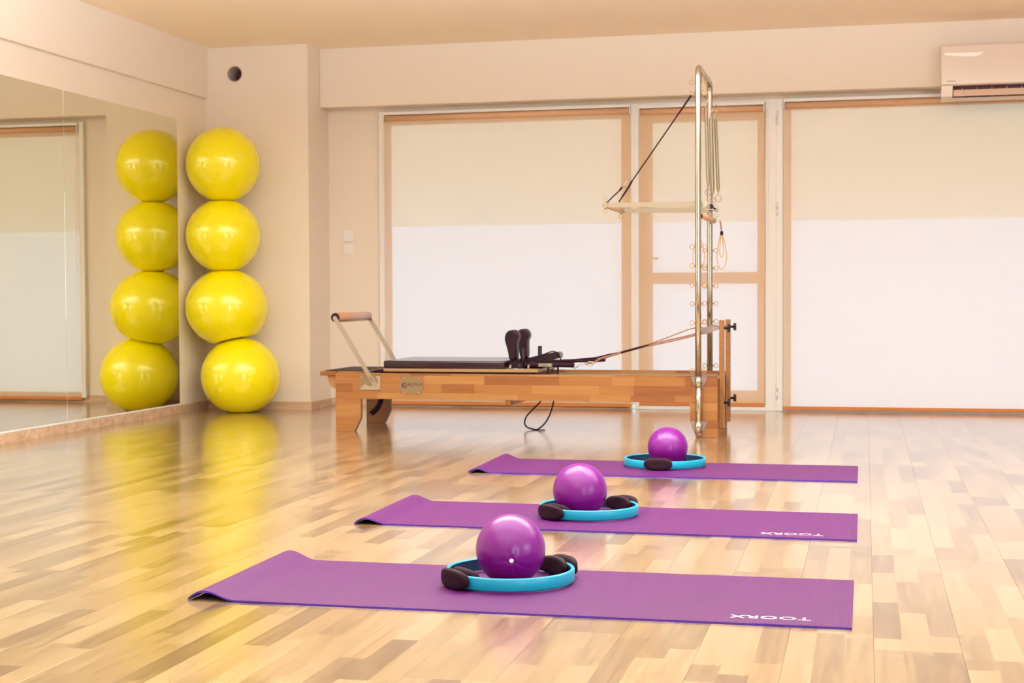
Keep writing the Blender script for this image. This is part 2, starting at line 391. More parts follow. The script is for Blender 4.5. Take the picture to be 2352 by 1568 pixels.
for c in cand:
    v_, cy_, cx_, y0, y1, wv = c
    if id(c) in sel:
        if abs(wv-BW) < 1e-6 and abs(y1-y0-BL) < 1e-6: me = full_me
        else:
            t = MB().add(*board_mb(wv, y1-y0)); me = bpy.data.meshes.new('plank'); me.from_pydata(t.v, [], t.f); me.materials.append(FLOOR); me.update()
        o = bpy.data.objects.new('plank', me); COL.objects.link(o); o.parent = fl; o.location = (cx_, cy_, 0)
    else:
        vs, fs = board_mb(wv, y1-y0); stuff.add([(a+cx_-XL-0.0975, b_+cy_, z) for a, b_, z in vs], fs)
so = stuff.build('plank_field', FLOOR, fl); so.location = (XL+0.0975, 0, 0); so['kind'] = 'stuff'

# skirting boards, in lengths
def skirting(name, segs, side):
    root = struct(thing(name, None, None, segs[0][0]+(0,)))
    for (a, c) in segs:
        a, c = Vector((*a, 0)), Vector((*c, 0)); d = (c-a).normalized(); nn = Vector((d.y, -d.x, 0)) * side
        b = MB(); e = 0.0006
        prof = [(0, 0), (0.012, 0), (0.012, 0.050), (0.009, 0.056), (0, 0.056)]
        vs = [a+d*e+nn*p[0]+Vector((0, 0, p[1])) for p in prof]+[c-d*e+nn*p[0]+Vector((0, 0, p[1])) for p in prof]
        k = len(prof); b.add(vs, [tuple(range(k)), tuple(range(k, 2*k))]+[(i, (i+1) % k, k+(i+1) % k, k+i) for i in range(k)])
        b.build('skirting_length', W_BASE, root)
    return root
skirting('baseboard_left', [((XL, 5.1), (XL, 6.55)), ((XL, 6.55), (XL, 7.95)), ((XL, 7.95), (XL, 9.35)), ((XL, 9.35), (XL, YP))], 1)
skirting('baseboard_corner', [((XL+0.013, YP), (-4.07, YP)), ((-4.07, YP), (XP+0.012, YP))], 1)
skirting('baseboard_return', [((XP, YP), (XP, YB-0.001))], 1)
sk = skirting('baseboard_back', [((XP+0.013, YB), (-2.95, YB)), ((-2.95, YB), (-2.32, YB)), ((-2.32, YB), (-1.625, YB))], 1)

# ------------------------------------------------------------------ windows and glazed door in the back wall
YG = YB+0.055
def bars(b, rects, y0, y1):
    for (x0, x1, z0, z1) in rects: b.cbox(x0, x1, y0, y1, z0, z1, 0.002)
w1 = struct(thing('window_1', None, None, (-2.54, YB, 0)))
b = MB().cbox(-3.467, -3.429, YB-0.036, YG+0.03, 0.034, 2.154, 0.002); bars(b, [(-1.615, -1.585, 0.034, 2.154), (-3.428, -1.615, 2.130, 2.154), (-3.428, -1.615, 0.034, 0.052)], YB-0.012, YG+0.03)
b.build('window_frame', FRAME, w1)
b = MB(); bars(b, [(-3.428, -3.405, 0.052, 2.130), (-1.69, -1.615, 0.052, 2.130), (-3.405, -1.69, 2.06, 2.130), (-3.405, -1.69, 0.052, 0.072)], YG-0.01, YG+0.03)
b.build('sash', LEAF, w1)
MB().box(-3.41, -1.68, YG+0.010, YG+0.014, 0.070, 2.07).build('pane', GLASS, w1)
d1 = struct(thing('door_1', None, None, (-1.12, YB, 0)))
b = MB(); bars(b, [(-1.585, -1.556, 0, 2.154), (-0.676, -0.6, 0, 2.154), (-1.556, -0.676, 2.127, 2.154)], YB-0.012, YG+0.03)
b.build('door_frame', FRAME, d1)
MB().cbox(-0.604, -0.5563, YB-0.018, YB+0.08, 0, 2.154, 0.003).build('jamb_cover', FRAME, d1)
MB().cbox(-1.556, -0.676, YB-0.02, YG+0.03, 0.0, 0.028, 0.003).build('sill', FRAME, d1)
b = MB(); bars(b, [(-1.556, -1.47, 0.032, 2.125), (-0.735, -0.676, 0.032, 2.125)], YG-0.005, YG+0.035); b.build('stile', LEAF, d1)
b = MB(); bars(b, [(-1.47, -0.735, 2.02, 2.125)], YG-0.005, YG+0.035); b.build('top_rail', LEAF, d1)
b = MB(); bars(b, [(-1.47, -0.735, 0.885, 0.965)], YG-0.005, YG+0.035); b.build('middle_rail', LEAF, d1)
b = MB(); bars(b, [(-1.47, -0.735, 0.032, 0.135)], YG-0.005, YG+0.035); b.build('bottom_rail', LEAF, d1)
for z0, z1 in ((0.135, 0.885), (0.965, 2.02)): MB().box(-1.47, -0.735, YG+0.012, YG+0.016, z0, z1).build('pane', GLASS, d1)
MB().cbox(-1.545, -1.515, YG-0.013, YG-0.005, 0.98, 1.13, 0.002).tube(smooth_path([(-1.53, YG-0.006, 1.065), (-1.53, YG-0.045, 1.065), (-1.50, YG-0.052, 1.066), (-1.42, YG-0.052, 1.063)]), 0.009, 10).build('door_handle', LEAF, d1)
for z in (2.02, 1.40, 0.135):
    MB().cyl((-0.596, YB-0.022, z-0.048), (-0.596, YB-0.022, z-0.002), 0.008, 12).cyl((-0.596, YB-0.022, z+0.002), (-0.596, YB-0.022, z+0.048), 0.008, 12).build('hinge', PRINT, d1)
w2 = struct(thing('window_2', None, None, (1.0, YB, 0)))
b = MB(); bars(b, [(-0.5563, -0.53, 0.0, 2.154), (1.90, 1.96, 0.012, 2.13), (4.24, 4.30, 0.0, 2.154), (-0.53, 4.24, 2.130, 2.154), (-0.53, 4.24, 0.0, 0.012)], YB-0.006, YG+0.03)
b.build('window_frame', FRAME, w2)
b = MB(); bars(b, [(-0.53, -0.505, 0.012, 2.130), (1.86, 1.90, 0.012, 2.13), (1.96, 1.99, 0.012, 2.13), (-0.505, 1.86, 2.08, 2.130), (-0.505, 1.86, 0.012, 0.03)], YG-0.005, YG+0.03)
b.build('sash', LEAF, w2)
MB().box(-0.51, 1.87, YG+0.010, YG+0.014, 0.02, 2.09).build('pane', GLASS, w2)
MB().box(1.98, 4.24, YG+0.010, YG+0.014, 0.012, 2.13).build('pane', GLASS, w2)
# outside: cloth awning curtain hanging halfway down beyond the glass
aw = struct(MB().box(-5.5, 6, YB+0.62, YB+0.622, 1.345, 3.2).build('trim_3', SHUTTER))
struct(MB().box(-5.5, 4.5, YB+0.25, YB+1.6, 2.75, 2.9).build('trim_4', WALL))

HEM = mat('hem_bar_cloth', (0.52, 0.17, 0.035), 0.6)
CLOTHR = mat('rolled_cloth', (0.70, 0.42, 0.25), 0.7)
def blind(label, x0, x1, z0, zt, yf=YB-0.03, chain=None, chz=(0.62, 1.5)):
    t = thing('roller_blind', label, 'blind', ((x0+x1)/2, yf, z0), 'roller blinds along the glazed wall')
    MB().add([(x0, yf, z0+0.022), (x1, yf, z0+0.022), (x1, yf, zt-0.03), (x0, yf, zt-0.03)], [(0, 1, 2, 3)]).build('fabric', SCREEN, t)
    MB().cbox(x0, x1, yf-0.005, yf+0.004, z0, z0+0.024, 0.002).build('bottom_bar', HEM, t)
    MB().cyl((x0+0.012, yf+0.0, zt-0.030), (x1-0.012, yf+0.0, zt-0.030), 0.022, 20).build('roller_tube', CLOTHR, t)
    MB().cbox(x0, x1, yf-0.030, yf+0.022, zt-0.006, zt+0.016, 0.002).build('head_rail', FRAME, t)
    for e in (x0, x1-0.008): MB().cbox(e, e+0.008, yf-0.026, yf+0.02, zt-0.055, zt-0.006, 0.002).build('end_bracket', FRAME, t)
    if chain:
        za, zb = chz
        b = MB(); b.tube(smooth_path([(chain+0.006, yf-0.028, zt-0.04), (chain+0.010, yf-0.028, (za+zt)/2), (chain+0.014, yf-0.030, za+0.12), (chain-0.002, yf-0.031, za), (chain-0.022, yf-0.03, za+0.12), (chain-0.014, yf-0.028, (za+zt)/2), (chain-0.006, yf-0.028, zt-0.04)], 8), 0.0016, 5)
        b.build('bead_chain', PLAST, t)
    return t
blind('left roller blind, pulled down behind the black padded footbar and wooden frame', -3.428, -1.612, 0.016, 2.130, chain=-3.425, chz=(1.0, 1.5))
blind('narrow roller blind on the glazed door, crossed by the shadow of a door rail', -1.554, -0.680, 0.032, 2.118, yf=YB-0.0265, chain=-0.662, chz=(0.90, 1.5))
blind('wide right roller blind, reaching the floor under the air conditioner', -0.552, 4.28, 0.012, 2.130)

# ------------------------------------------------------------------ wall mirrors
for (y0, y1, lab) in ((8.1815, 9.705, 'frameless wall mirror panel showing the yellow balls, right-hand of two'), (6.66, 8.1805, 'frameless wall mirror panel at the left edge showing a blank blind')):
    t = thing('wall_mirror', lab, 'mirror', (XL, (y0+y1)/2, 0.06), 'mirror panels on the left wall')
    MB().cbox(XL+0.0005, XL+0.0055, y0, y1, 0.066, 2.042, 0.0002).build('mirror_glass', MIRROR, t)
    MB().cbox(XL+0.0005, XL+0.013, y0, y1, 0.0565, 0.066, 0.001).build('bottom_channel', FRAME, t)

# ------------------------------------------------------------------ light switches
for zc, lab in ((1.252, 'white square wall switch beside the left blind, upper of two'), (1.155, 'white square wall switch beside the left blind, lower of two')):
    t = thing('light_switch', lab, 'light switch', (-3.719, YB, zc), 'switches beside the blind')
    MB().cbox(-3.719-0.040, -3.719+0.040, YB-0.008, YB-0.0004, zc-0.041, zc+0.041, 0.003).build('cover_plate', FRAME, t)
    MB().cbox(-3.719-0.026, -3.719+0.026, YB-0.012, YB-0.008, zc-0.027, zc+0.027, 0.002).build('rocker', FRAME, t)

# ------------------------------------------------------------------ air conditioner
ac = thing('air_conditioner', 'white wall air conditioner high on the beam above the right blind', 'air conditioner', (0.90, YBEAM, 2.07))
ax0, ax1, ay0, ay1, az0, az1 = 0.475, 1.33, 10.205, YBEAM-0.0005, 2.064, 2.425
b = MB()
prof = [(ay1, az0+0.01), (ay0+0.05, az0), (ay0+0.012, az0+0.02), (ay0+0.01, 2.152), (ay0, 2.162), (ay0, az1-0.02), (ay0+0.012, az1-0.004), (ay0+0.03, az1), (ay1, az1)]
b.prism(prof, ax0, ax0+0.07, 'x'); b.prism(prof, ax1-0.07, ax1, 'x')
b.prism([(ay1, 2.154), (ay0+0.01, 2.154), (ay0, 2.162), (ay0, az1-0.02), (ay0+0.012, az1-0.004), (ay0+0.03, az1), (ay1, az1)], ax0+0.07, ax1-0.07, 'x')
b.prism([(ay1, az0+0.01), (ay0+0.05, az0), (ay0+0.03, az0+0.012), (ay0+0.05, az0+0.02), (ay1, az0+0.03)], ax0+0.07, ax1-0.07, 'x')
b.box(ax0+0.07, ax1-0.07, ay1-0.03, ay1-0.001, az0+0.01, 2.16)
b.build('casing', PLASTG, ac)
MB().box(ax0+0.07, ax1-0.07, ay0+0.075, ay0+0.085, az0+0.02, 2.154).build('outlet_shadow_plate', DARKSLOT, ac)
MB().add([(ax0+0.075, ay0+0.012, az0+0.022), (ax1-0.075, ay0+0.012, az0+0.022), (ax1-0.075, ay0+0.034, 2.128), (ax0+0.075, ay0+0.034, 2.128),
          (ax0+0.075, ay0+0.018, az0+0.020), (ax1-0.075, ay0+0.018, az0+0.020), (ax1-0.075, ay0+0.040, 2.128), (ax0+0.075, ay0+0.040, 2.128)],
         [(0, 1, 2, 3), (7, 6, 5, 4), (0, 4, 5, 1), (3, 2, 6, 7), (0, 3, 7, 4), (1, 5, 6, 2)]).build('outlet_flap', mat('flap_plastic', (0.72, 0.53, 0.42), 0.3), ac)
for k in range(8):
    xx = ax0+0.13+k*0.092
    MB().prism([(ay0+0.036, 2.085), (ay0+0.07, 2.085), (ay0+0.07, 2.15), (ay0+0.040, 2.138)], xx, xx+0.004, 'x').build('vertical_vane', LOUV, ac)
TX = lambda x, y, z, rx=90, rz=0: Matrix.Translation((x, y, z)) @ Matrix.Rotation(R(rz), 4, 'Z') @ Matrix.Rotation(R(rx), 4, 'X')
text('maker_lettering', 'inventor', 0.017, TX(0.535, ay0-0.0004, 2.182), ENGR2, ac, shear=0.3, bold=0.0002)
MB().prism([(0.490, 2.352), (0.498, 2.366), (0.545, 2.362), (0.60, 2.361), (0.66, 2.361), (0.738, 2.362), (0.722, 2.350), (0.71, 2.343), (0.697, 2.337), (0.672, 2.335), (0.60, 2.338), (0.54, 2.345), (0.508, 2.347)], ay0-0.0012, ay0-0.0002, 'y').build('window_glare_patch', GLARE, ac)  # window reflection on the glossy casing, painted as a white patch

# ------------------------------------------------------------------ stacked exercise balls
def soft_ball(name, c, rx, rz, planes, m, nu=72, nv=48, wr=None):
    """ball squashed against planes: list of (point, outward normal)"""
    me = bpy.data.meshes.new(name); bm = bmesh.new()
    bmesh.ops.create_uvsphere(bm, u_segments=nu, v_segments=nv, radius=1)
    c = Vector(c)
    for v in bm.verts:
        n0 = v.co.copy(); r = 1.0
        if wr: r += wr(n0)
        p = c+Vector((n0.x*rx*r, n0.y*rx*r, n0.z*rz*r))
        for q, nn in planes:
            q = Vector(q); nn = Vector(nn).normalized(); d = (p-q).dot(nn)
            if d > -0.012:
                k = (d+0.012); p -= nn*(d+0.0012) if d > 0.010 else nn*(k*k/0.088+ (0.0012*k/0.022))
        v.co = p-c
    bm.to_mesh(me); bm.free()
    for p in me.polygons: p.use_smooth = True
    o = bpy.data.objects.new(name, me); o.location = c; COL.objects.link(o); me.materials.append(m); return o
BY = 9.865
def sc_(x): return x*BY/9.91
B = [(sc_(-4.405), BY, 0.81+(1.737-0.81)*BY/9.91, 0.256, 0.262), (sc_(-4.407), BY, 0.81+(1.239-0.81)*BY/9.91, 0.260, 0.257), (sc_(-4.386), BY, 0.81+(0.733-0.81)*BY/9.91, 0.288, 0.272), (sc_(-4.286), BY, 0.253, 0.276, 0.270)]
cps = [((B[0][0], BY, 1.478), (0.01, 0, -1)), ((B[1][0], BY, 0.990), (0, 0, -1)), ((-4.335, BY, 0.505), (0.22, 0, -1))]
labs = ['yellow exercise ball at the top of the corner stack', 'yellow exercise ball, second from the top of the corner stack', 'wide squashed yellow exercise ball, third from the top of the corner stack', 'yellow exercise ball on the floor carrying the corner stack']
for i, (x, y, z, rx, rz) in enumerate(B):
    pl = [((XL+0.001, 0, 0), (-1, 0, 0))]
    if i < 3: pl.append(cps[i])
    if i > 0: pl.append((cps[i-1][0], tuple(-v for v in cps[i-1][1])))
    if i == 3: pl.append(((0, 0, 0.001), (0, 0, -1)))
    t = thing('exercise_ball', labs[i], 'ball', (x, y, 0.001 if i == 3 else z-rz), 'yellow balls stacked in the corner')
    o = soft_ball('ball_skin', (x, y, z), rx, rz, pl, YELLOW); o.parent = t; o.matrix_parent_inverse = t.matrix_world.inverted()
    # fine moulded grip ribs round the shell
    if i == 0:
        MB().prism([(-0.018, -0.003), (0.018, 0.001), (0.018, 0.006), (-0.018, 0.002)], 0, 0.001).build('white_size_mark', PRINT, t)
        q = t.children[-1]; q.parent = t; q.matrix_parent_inverse = Matrix.Identity(4)
        ang = R(33); q.rotation_euler = (0, 0, R(52)); q.location = (0.257*math.sin(R(50)), -0.257*math.cos(R(50))+0.002, rz+0.045)

# ------------------------------------------------------------------ reformer with tower
RF = thing('pilates_reformer', 'wooden pilates reformer with black carriage and tall steel tower at its right end', 'exercise machine', (-1.95, 8.85, 0))
X0, X1 = -3.090, -0.813; YA, YA2, YC, YC2 = 8.551, 8.586, 9.124, 9.159
ZB, ZT = 0.197, 0.350
def px_x(p): # pixel column on the front face to metres (used once, to set out the stave joints)
    return X0+(p-772)*(X1-X0)/(1648-772)
def staves(rail, rows, yface, out):
    for (z0, z1, cuts) in rows:
        for k in range(len(cuts)-1):
            (a, t), (c, _) = cuts[k], cuts[k+1]
            y0, y1 = (yface-0.0012, yface+0.002) if out < 0 else (yface-0.002, yface+0.0012)
            MB().cbox(a+0.0002, c-0.0002, y0, y1, z0+0.0002, z1-0.0002, 0.0004).build('stave', TINT[t], rail)
fr = MB().cbox(X0, X1, YA, YA2, ZB, ZT, 0.001).build('side_rail', W_CORE, RF)
Q = lambda *l: [(px_x(p), t) for p, t in l]
staves(fr, [(0.338, 0.3496, Q((772, 'm'), (950, 'd'), (1048, 'm'), (1230, 'l'), (1420, 'm'), (1560, 'd'), (1648, 'm'))),
            (0.288, 0.338, Q((772, 'm'), (985, 'l'), (1126, 'd'), (1297, 'm'), (1416, 'l'), (1467, 'm'), (1578, 'd'), (1648, 'm'))),
            (0.236, 0.288, Q((772, 'd'), (813, 'm'), (1026, 'd'), (1102, 'm'), (1235, 'l'), (1388, 'm'), (1465, 'd'), (1593, 'm'), (1648, 'm'))),
            (0.1974, 0.236, Q((772, 'm'), (872, 'l'), (1203, 'm'), (1366, 'l'), (1458, 'd'), (1555, 'm'), (1648, 'm')))], YA, -1)
br = MB().cbox(X0, X1, YC, YC2, ZB, ZT, 0.001).build('side_rail', W_CORE, RF)
staves(br, [(0.296, 0.3496, [(-1.80, 'm'), (-1.45, 'l'), (-1.12, 'd'), (X1, 'm')])], YC, -1)
MB().cbox(X0, X0+0.03, YA2, YC, ZB, ZT-0.03, 0.002).build('end_board', W_MID, RF)
MB().cbox(X1-0.04, X1, YA2, YC, ZB, ZT-0.02, 0.002).build('end_board', W_MID, RF)
def leg(pts, y0, y1, rows, front):
    l = MB().prism(pts, y0, y1, 'y').build('leg', W_CORE, RF)
    zs = rows
    yf = y0
    for (z0, z1, t) in zs:
        # clip polygon to the band z0..z1
        def clip(poly, zc, keep_above):
            out = []
            for i in range(len(poly)):
                p, q = poly[i], poly[(i+1) % len(poly)]
                ip = (p[1] >= zc) if keep_above else (p[1] <= zc); iq = (q[1] >= zc) if keep_above else (q[1] <= zc)
                if ip: out.append(p)
                if ip != iq:
                    k = (zc-p[1])/(q[1]-p[1]); out.append((p[0]+(q[0]-p[0])*k, zc))
            return out
        pl = clip(clip(pts, z0+0.0003, True), z1-0.0003, False)
        if len(pl) > 2: MB().prism(pl, yf-0.0012, yf+0.002, 'y').build('stave', TINT[t], l)
    return l
LF = [(X0, 0.001), (-2.972, 0.001), (-2.932, 0.083), (-2.932, ZB), (X0, ZB)]
LR = [(X1, 0.001), (-0.935, 0.001), (-0.968, 0.097), (-0.968, ZB), (X1, ZB)]
rw = [(0, 0.045, 'm'), (0.045, 0.09, 'm'), (0.09, 0.13, 'l'), (0.13, 0.168, 'l'), (0.168, 0.197, 'm')]
leg(LF, YA, YA2, rw, 1)
leg(LF, YC, YC2, [(0, 0.05, 'd'), (0.05, 0.105, 'd'), (0.105, 0.15, 'd'), (0.15, 0.197, 'm')], 0)
rw2 = [(0, 0.05, 'm'), (0.05, 0.10, 'd'), (0.10, 0.15, 'm'), (0.15, 0.197, 'l')]
leg(LR, YA, YA2, rw2, 1); leg(LR, YC, YC2, rw2, 0)
# inner metal runners and the small cross block below the frame
for y0 in (YA2+0.002, YC-0.022): MB().cbox(X0+0.06, X1-0.05, y0, y0+0.02, 0.30, 0.332, 0.002).build('carriage_runner', ALU, RF)
MB().cbox(-2.043, -2.008, YA2, YC, 0.168, 0.197, 0.002).build('cross_block', W_MID, RF)
MB().cyl((-2.043, YA+0.001, 0.180), (-2.043+0.001, YA+0.04, 0.180), 0.001, 6)
MB().cbox(-2.046, -2.012, YA+0.002, YA2+0.001, 0.170, 0.1965, 0.003).build('block_end', W_DARK, RF)
# head platform at the left
MB().cbox(-3.186, -3.090, YA-0.004, YC2+0.004, 0.334, 0.359, 0.002).build('standing_board', W_DARK, RF)
MB().cbox(-3.090, -2.930, YA2+0.001, YC-0.001, 0.338, 0.359, 0.002).build('standing_panel', W_MID, RF)
MB().cbox(-3.175, -2.945, YA+0.05, YC-0.02, 0.3592, 0.363, 0.001).build('grip_pad', BLACKR, RF)
q = [(-3.145, 0.333), (-3.091, 0.333), (-3.091, 0.255)]+[(-3.091-0.054*math.sin(R(a)), 0.255+0.078*(1-math.cos(R(a)))) for a in (15, 30, 45, 60, 75)]
for y0 in (YA+0.012, YC-0.02): MB().prism(q, y0, y0+0.035, 'y').build('board_bracket', W_LIGHT, RF)
# black strap behind the left leg
MB().tube(smooth_path([(-2.90, 8.95, 0.30), (-2.925, 8.95, 0.20), (-2.955, 8.95, 0.12), (-3.0, 8.95, 0.075)], 6), 0.016, 8, flat=0.35).build('hanging_strap', WEB, RF)
# springs seen between board and carriage
for k in range(4):
    xs, ysx = -2.872+k*0.022, 8.615
    pts = [(xs+0.004*math.sin(t*0.9), ysx+0.0085*math.cos(t*0.9)+t*0.010, 0.356+0.0085*math.sin(t*0.9)) for t in range(0, 48)]
    MB().tube(pts, 0.0032, 6).cyl((xs, ysx, 0.356), (xs, ysx+0.46, 0.356), 0.0078, 8).build('carriage_spring', BLACKR, RF)
# carriage
MB().cbox(-2.792, -1.852, YA+0.01, YC2-0.01, 0.3605, 0.379, 0.002).build('carriage_deck', W_PLY, RF)
MB().box(-2.78, -1.87, YA+0.05, YC2-0.05, 0.333, 0.3605).build('carriage_chassis', DARKSLOT, RF)
b = MB(); cr = 0.012
def cushion(x0, x1, y0, y1, z0, z1, rd=0.012):
    bm = bmesh.new(); bmesh.ops.create_cube(bm, size=1)
    for v in bm.verts: v.co = Vector(((x0+x1)/2+v.co.x*(x1-x0), (y0+y1)/2+v.co.y*(y1-y0), (z0+z1)/2+v.co.z*(z1-z0)))
    bmesh.ops.bevel(bm, geom=bm.edges[:], offset=rd, segments=3, affect='EDGES', profile=0.5)
    bm.verts.index_update(); s = MB().add([v.co for v in bm.verts], [[v.index for v in f.verts] for f in bm.faces], True); s.sm = [f.calc_area() < 0.02 for f in bm.faces]; bm.free(); return s
cushion(-2.792, -2.052, YA+0.008, YC2-0.008, 0.3795, 0.425, 0.009).build('carriage_pad', BLACKP, RF)
# shoulder rests
SH = [(130, 450), (140, 385), (160, 320), (205, 262), (270, 226), (345, 212), (410, 222), (465, 262), (500, 320), (513, 385), (508, 440), (490, 490), (465, 545), (458, 640), (462, 800), (462, 960), (450, 1020), (410, 1058), (340, 1070), (290, 1050), (255, 1010), (245, 950), (225, 840), (200, 730), (170, 630), (143, 530)]
for y0 in (8.685, 8.975):
    pts = [(-2.034+(a-350)*0.000218, 0.425+(1062-c)*0.000212) for a, c in SH]
    n = len(pts); cx_ = sum(p[0] for p in pts)/n; cz_ = sum(p[1] for p in pts)/n
    def ins(k): return [(cx_+(p[0]-cx_)*k, cz_+(p[1]-cz_)*(1-(1-k)*0.5)) for p in pts]
    loops = [(ins(0.80), 0.0), (ins(0.93), 0.002), (pts, 0.010), (pts, 0.078), (ins(0.93), 0.086), (ins(0.80), 0.088)]
    b = MB(); vs = []; fs = []
    for lp, dy in loops: vs += [(p[0], y0+dy, p[1]) for p in lp]
    for i in range(len(loops)-1): fs += [(i*n+j, i*n+(j+1) % n, (i+1)*n+(j+1) % n, (i+1)*n+j) for j in range(n)]
    b.add(vs, fs, True); b.add([vs[j] for j in range(n)], [tuple(range(n))]); b.add(vs[-n:], [tuple(range(n))])
    sr = b.build('shoulder_rest', BLACKV, RF)
    MB().cbox(-2.055, -2.005, y0+0.02, y0+0.07, 0.379, 0.430, 0.004).build('rest_foot', BLACKR, sr)
for y0, x in ((8.665, -1.962), (9.01, -1.936)):
    MB().cyl((x, y0, 0.38), (x, y0, 0.500), 0.0125, 16).build('rope_pin', BLACKR, RF)
MB().cyl((-1.965, YA+0.028, 0.379), (-1.965, YA+0.028, 0.410), 0.016, 16).build('rubber_stop', BLACKR, RF)
MB().cbox(-1.995, -1.945, YA+0.006, YA+0.05, 0.3792, 0.3815, 0.0006).build('stop_plate', FRAME, RF)
for x in (-2.021, -1.912): MB().cyl((x, YA+0.02, 0.379), (x, YA+0.02, 0.392), 0.0035, 8).tube(ring_pts((x+0.002, YA+0.02, 0.397), 0.006, (0, 1, 0), 12), 0.0018, 6, True).build('cord_hook', STEEL, RF)
# headrest
hp = [(-2.000, 0.395), (-1.990, 0.420), (-1.960, 0.436), (-1.870, 0.457), (-1.785, 0.474), (-1.768, 0.470), (-1.762, 0.448), (-1.768, 0.436), (-1.86, 0.415)]
hr_ = MB().prism(hp, 8.70, 8.865, 'y', True).build('headrest', BLACKP, RF)
MB().cbox(-1.955, -1.86, 8.70, 8.86, 0.3795, 0.412, 0.002).build('headrest_prop', BLACKR, RF)
# webbing loops lying at the end of the carriage
MB().tube(smooth_path([(-1.99, 8.68, 0.400), (-1.88, 8.67, 0.403), (-1.76, 8.67, 0.402), (-1.66, 8.67, 0.400)], 5), 0.021, 10, flat=0.7).build('foot_loop', WEB, RF)
fl2 = MB().tube(smooth_path([(-1.95, 8.98, 0.405), (-1.80, 8.97, 0.408), (-1.72, 8.95, 0.412), (-1.58, 8.93, 0.416), (-1.52, 8.92, 0.420)], 5), [0.02]*11+[0.016]*10, 10, flat=0.6).build('foot_loop', WEB, RF)
MB().tube(smooth_path([(-2.0, 8.66, 0.405), (-1.93, 8.66, 0.43), (-1.84, 8.66, 0.462), (-1.785, 8.66, 0.4805), (-1.755, 8.66, 0.470), (-1.738, 8.66, 0.44), (-1.733, 8.665, 0.405)], 6), 0.0035, 8).build('cord_loop', WEB, RF)
lb = MB().cbox(-1.868, -1.785, 8.6485, 8.6495, 0.391, 0.411, 0.0003).build('strap_label', GREYP, RF)
for (a, c, z0, z1) in ((-1.862, -1.853, 0.396, 0.4005), (-1.812, -1.795, 0.402, 0.4065), (-1.812, -1.790, 0.392, 0.396)): MB().box(a, c, 8.6478, 8.6484, z0, z1).build('label_print', GREEN, lb)
for x, z in ((-1.818, 0.378), (-1.760, 0.378)):
    MB().tube([(x+0.004, 8.68, z+0.02), (x, 8.68, 0.34), (x, 8.70, 0.30)], 0.0055, 8).build('belt_end', WEB, RF)
MB().tube(smooth_path([(-1.884, 8.85, 0.215), (-1.905, 8.85, 0.165), (-1.945, 8.85, 0.125), (-1.985, 8.85, 0.082), (-1.997, 8.85, 0.045), (-1.985, 8.85, 0.018), (-1.945, 8.85, 0.005), (-1.915, 8.85, 0.006), (-1.87, 8.85, 0.045), (-1.84, 8.85, 0.10), (-1.822, 8.85, 0.16), (-1.810, 8.85, 0.215)], 6), 0.0045, 8, flat=0.7).build('hanging_belt', WEB, RF)
MB().tube([(-1.945, 8.845, 0.004), (-1.91, 8.83, 0.004), (-1.866, 8.82, 0.004)], 0.004, 8, flat=0.7).build('belt_tail', WEB, RF)
# footbar
for (ya, yb) in ((YA-0.012, YA-0.005), (YC2+0.005, YC2+0.012)):
    a = Vector((-3.087, 0, 0.678)); c = Vector((-2.832, 0, 0.268)); d = (c-a).normalized(); nn = Vector((d.z, 0, -d.x))*0.0125
    pts = []
    for k in range(9):
        t = R(180*k/8); pts.append(a - d*0.0125*math.sin(t) + nn*math.cos(t))
    pts += [c-nn, c+nn]
    arm = MB().prism([(p.x, p.z) for p in pts], ya, yb, 'y').build('footbar_arm', STEELB, RF)
    for p in (a, a+d*0.405, a+d*0.45): MB().cyl((p.x, ya-0.004, p.z), (p.x, yb+0.001, p.z), 0.005, 10).build('bolt', STEEL, arm)
    pc = a+d*0.425; MB().prism([(pc.x+d.x*s+nn.x*t_, pc.z+d.z*s+nn.z*t_) for s, t_ in ((-0.022, -0.2), (0.022, -0.2), (0.022, 0.2), (-0.022, 0.2))], ya-0.001, ya+0.0005, 'y').build('adjusting_slot', ENGR, arm)
MB().tube([(-3.087, YA-0.004, 0.682), (-3.087, YA+0.004, 0.682), (-3.087, YC2-0.004, 0.682), (-3.087, YC2+0.004, 0.682)], [0.024, 0.0285, 0.0285, 0.024], 28).build('footbar_roll', mat('footbar_painted_sheen', (0.42, 0.20, 0.085), 0.32, coat=0.5, coatr=0.3), RF)  # black roll; the window's reflection is painted into its base colour
MB().cyl((-3.087, YA-0.0055, 0.682), (-3.087, YA-0.003, 0.682), 0.027, 28).build('roll_end_cap', BLACKR, RF)
gp = MB().cbox(-2.934, -2.806, YA-0.0045, YA-0.0014, 0.250, 0.336, 0.001).build('gear_plate', BRONZE, RF)
pts = [(-2.932, 0.252), (-2.808, 0.252), (-2.808, 0.334), (-2.832, 0.334), (-2.832, 0.322), (-2.820, 0.318), (-2.826, 0.308), (-2.816, 0.304), (-2.826, 0.296), (-2.818, 0.288), (-2.832, 0.288), (-2.832, 0.276), (-2.842, 0.282), (-2.848, 0.268), (-2.856, 0.278), (-2.864, 0.265), (-2.872, 0.278), (-2.882, 0.268), (-2.884, 0.280), (-2.896, 0.276), (-2.894, 0.288), (-2.905, 0.285), (-2.932, 0.260)]
MB().prism(pts, YA-0.0062, YA-0.0046, 'y').build('toothed_quadrant', STEEL, gp)
for (x, z) in ((-2.921, 0.263), (-2.820, 0.263), (-2.818, 0.325), (-2.922, 0.326)): MB().cyl((x, YA-0.009, z), (x, YA-0.004, z), 0.005, 10).build('screw', STEEL, gp)
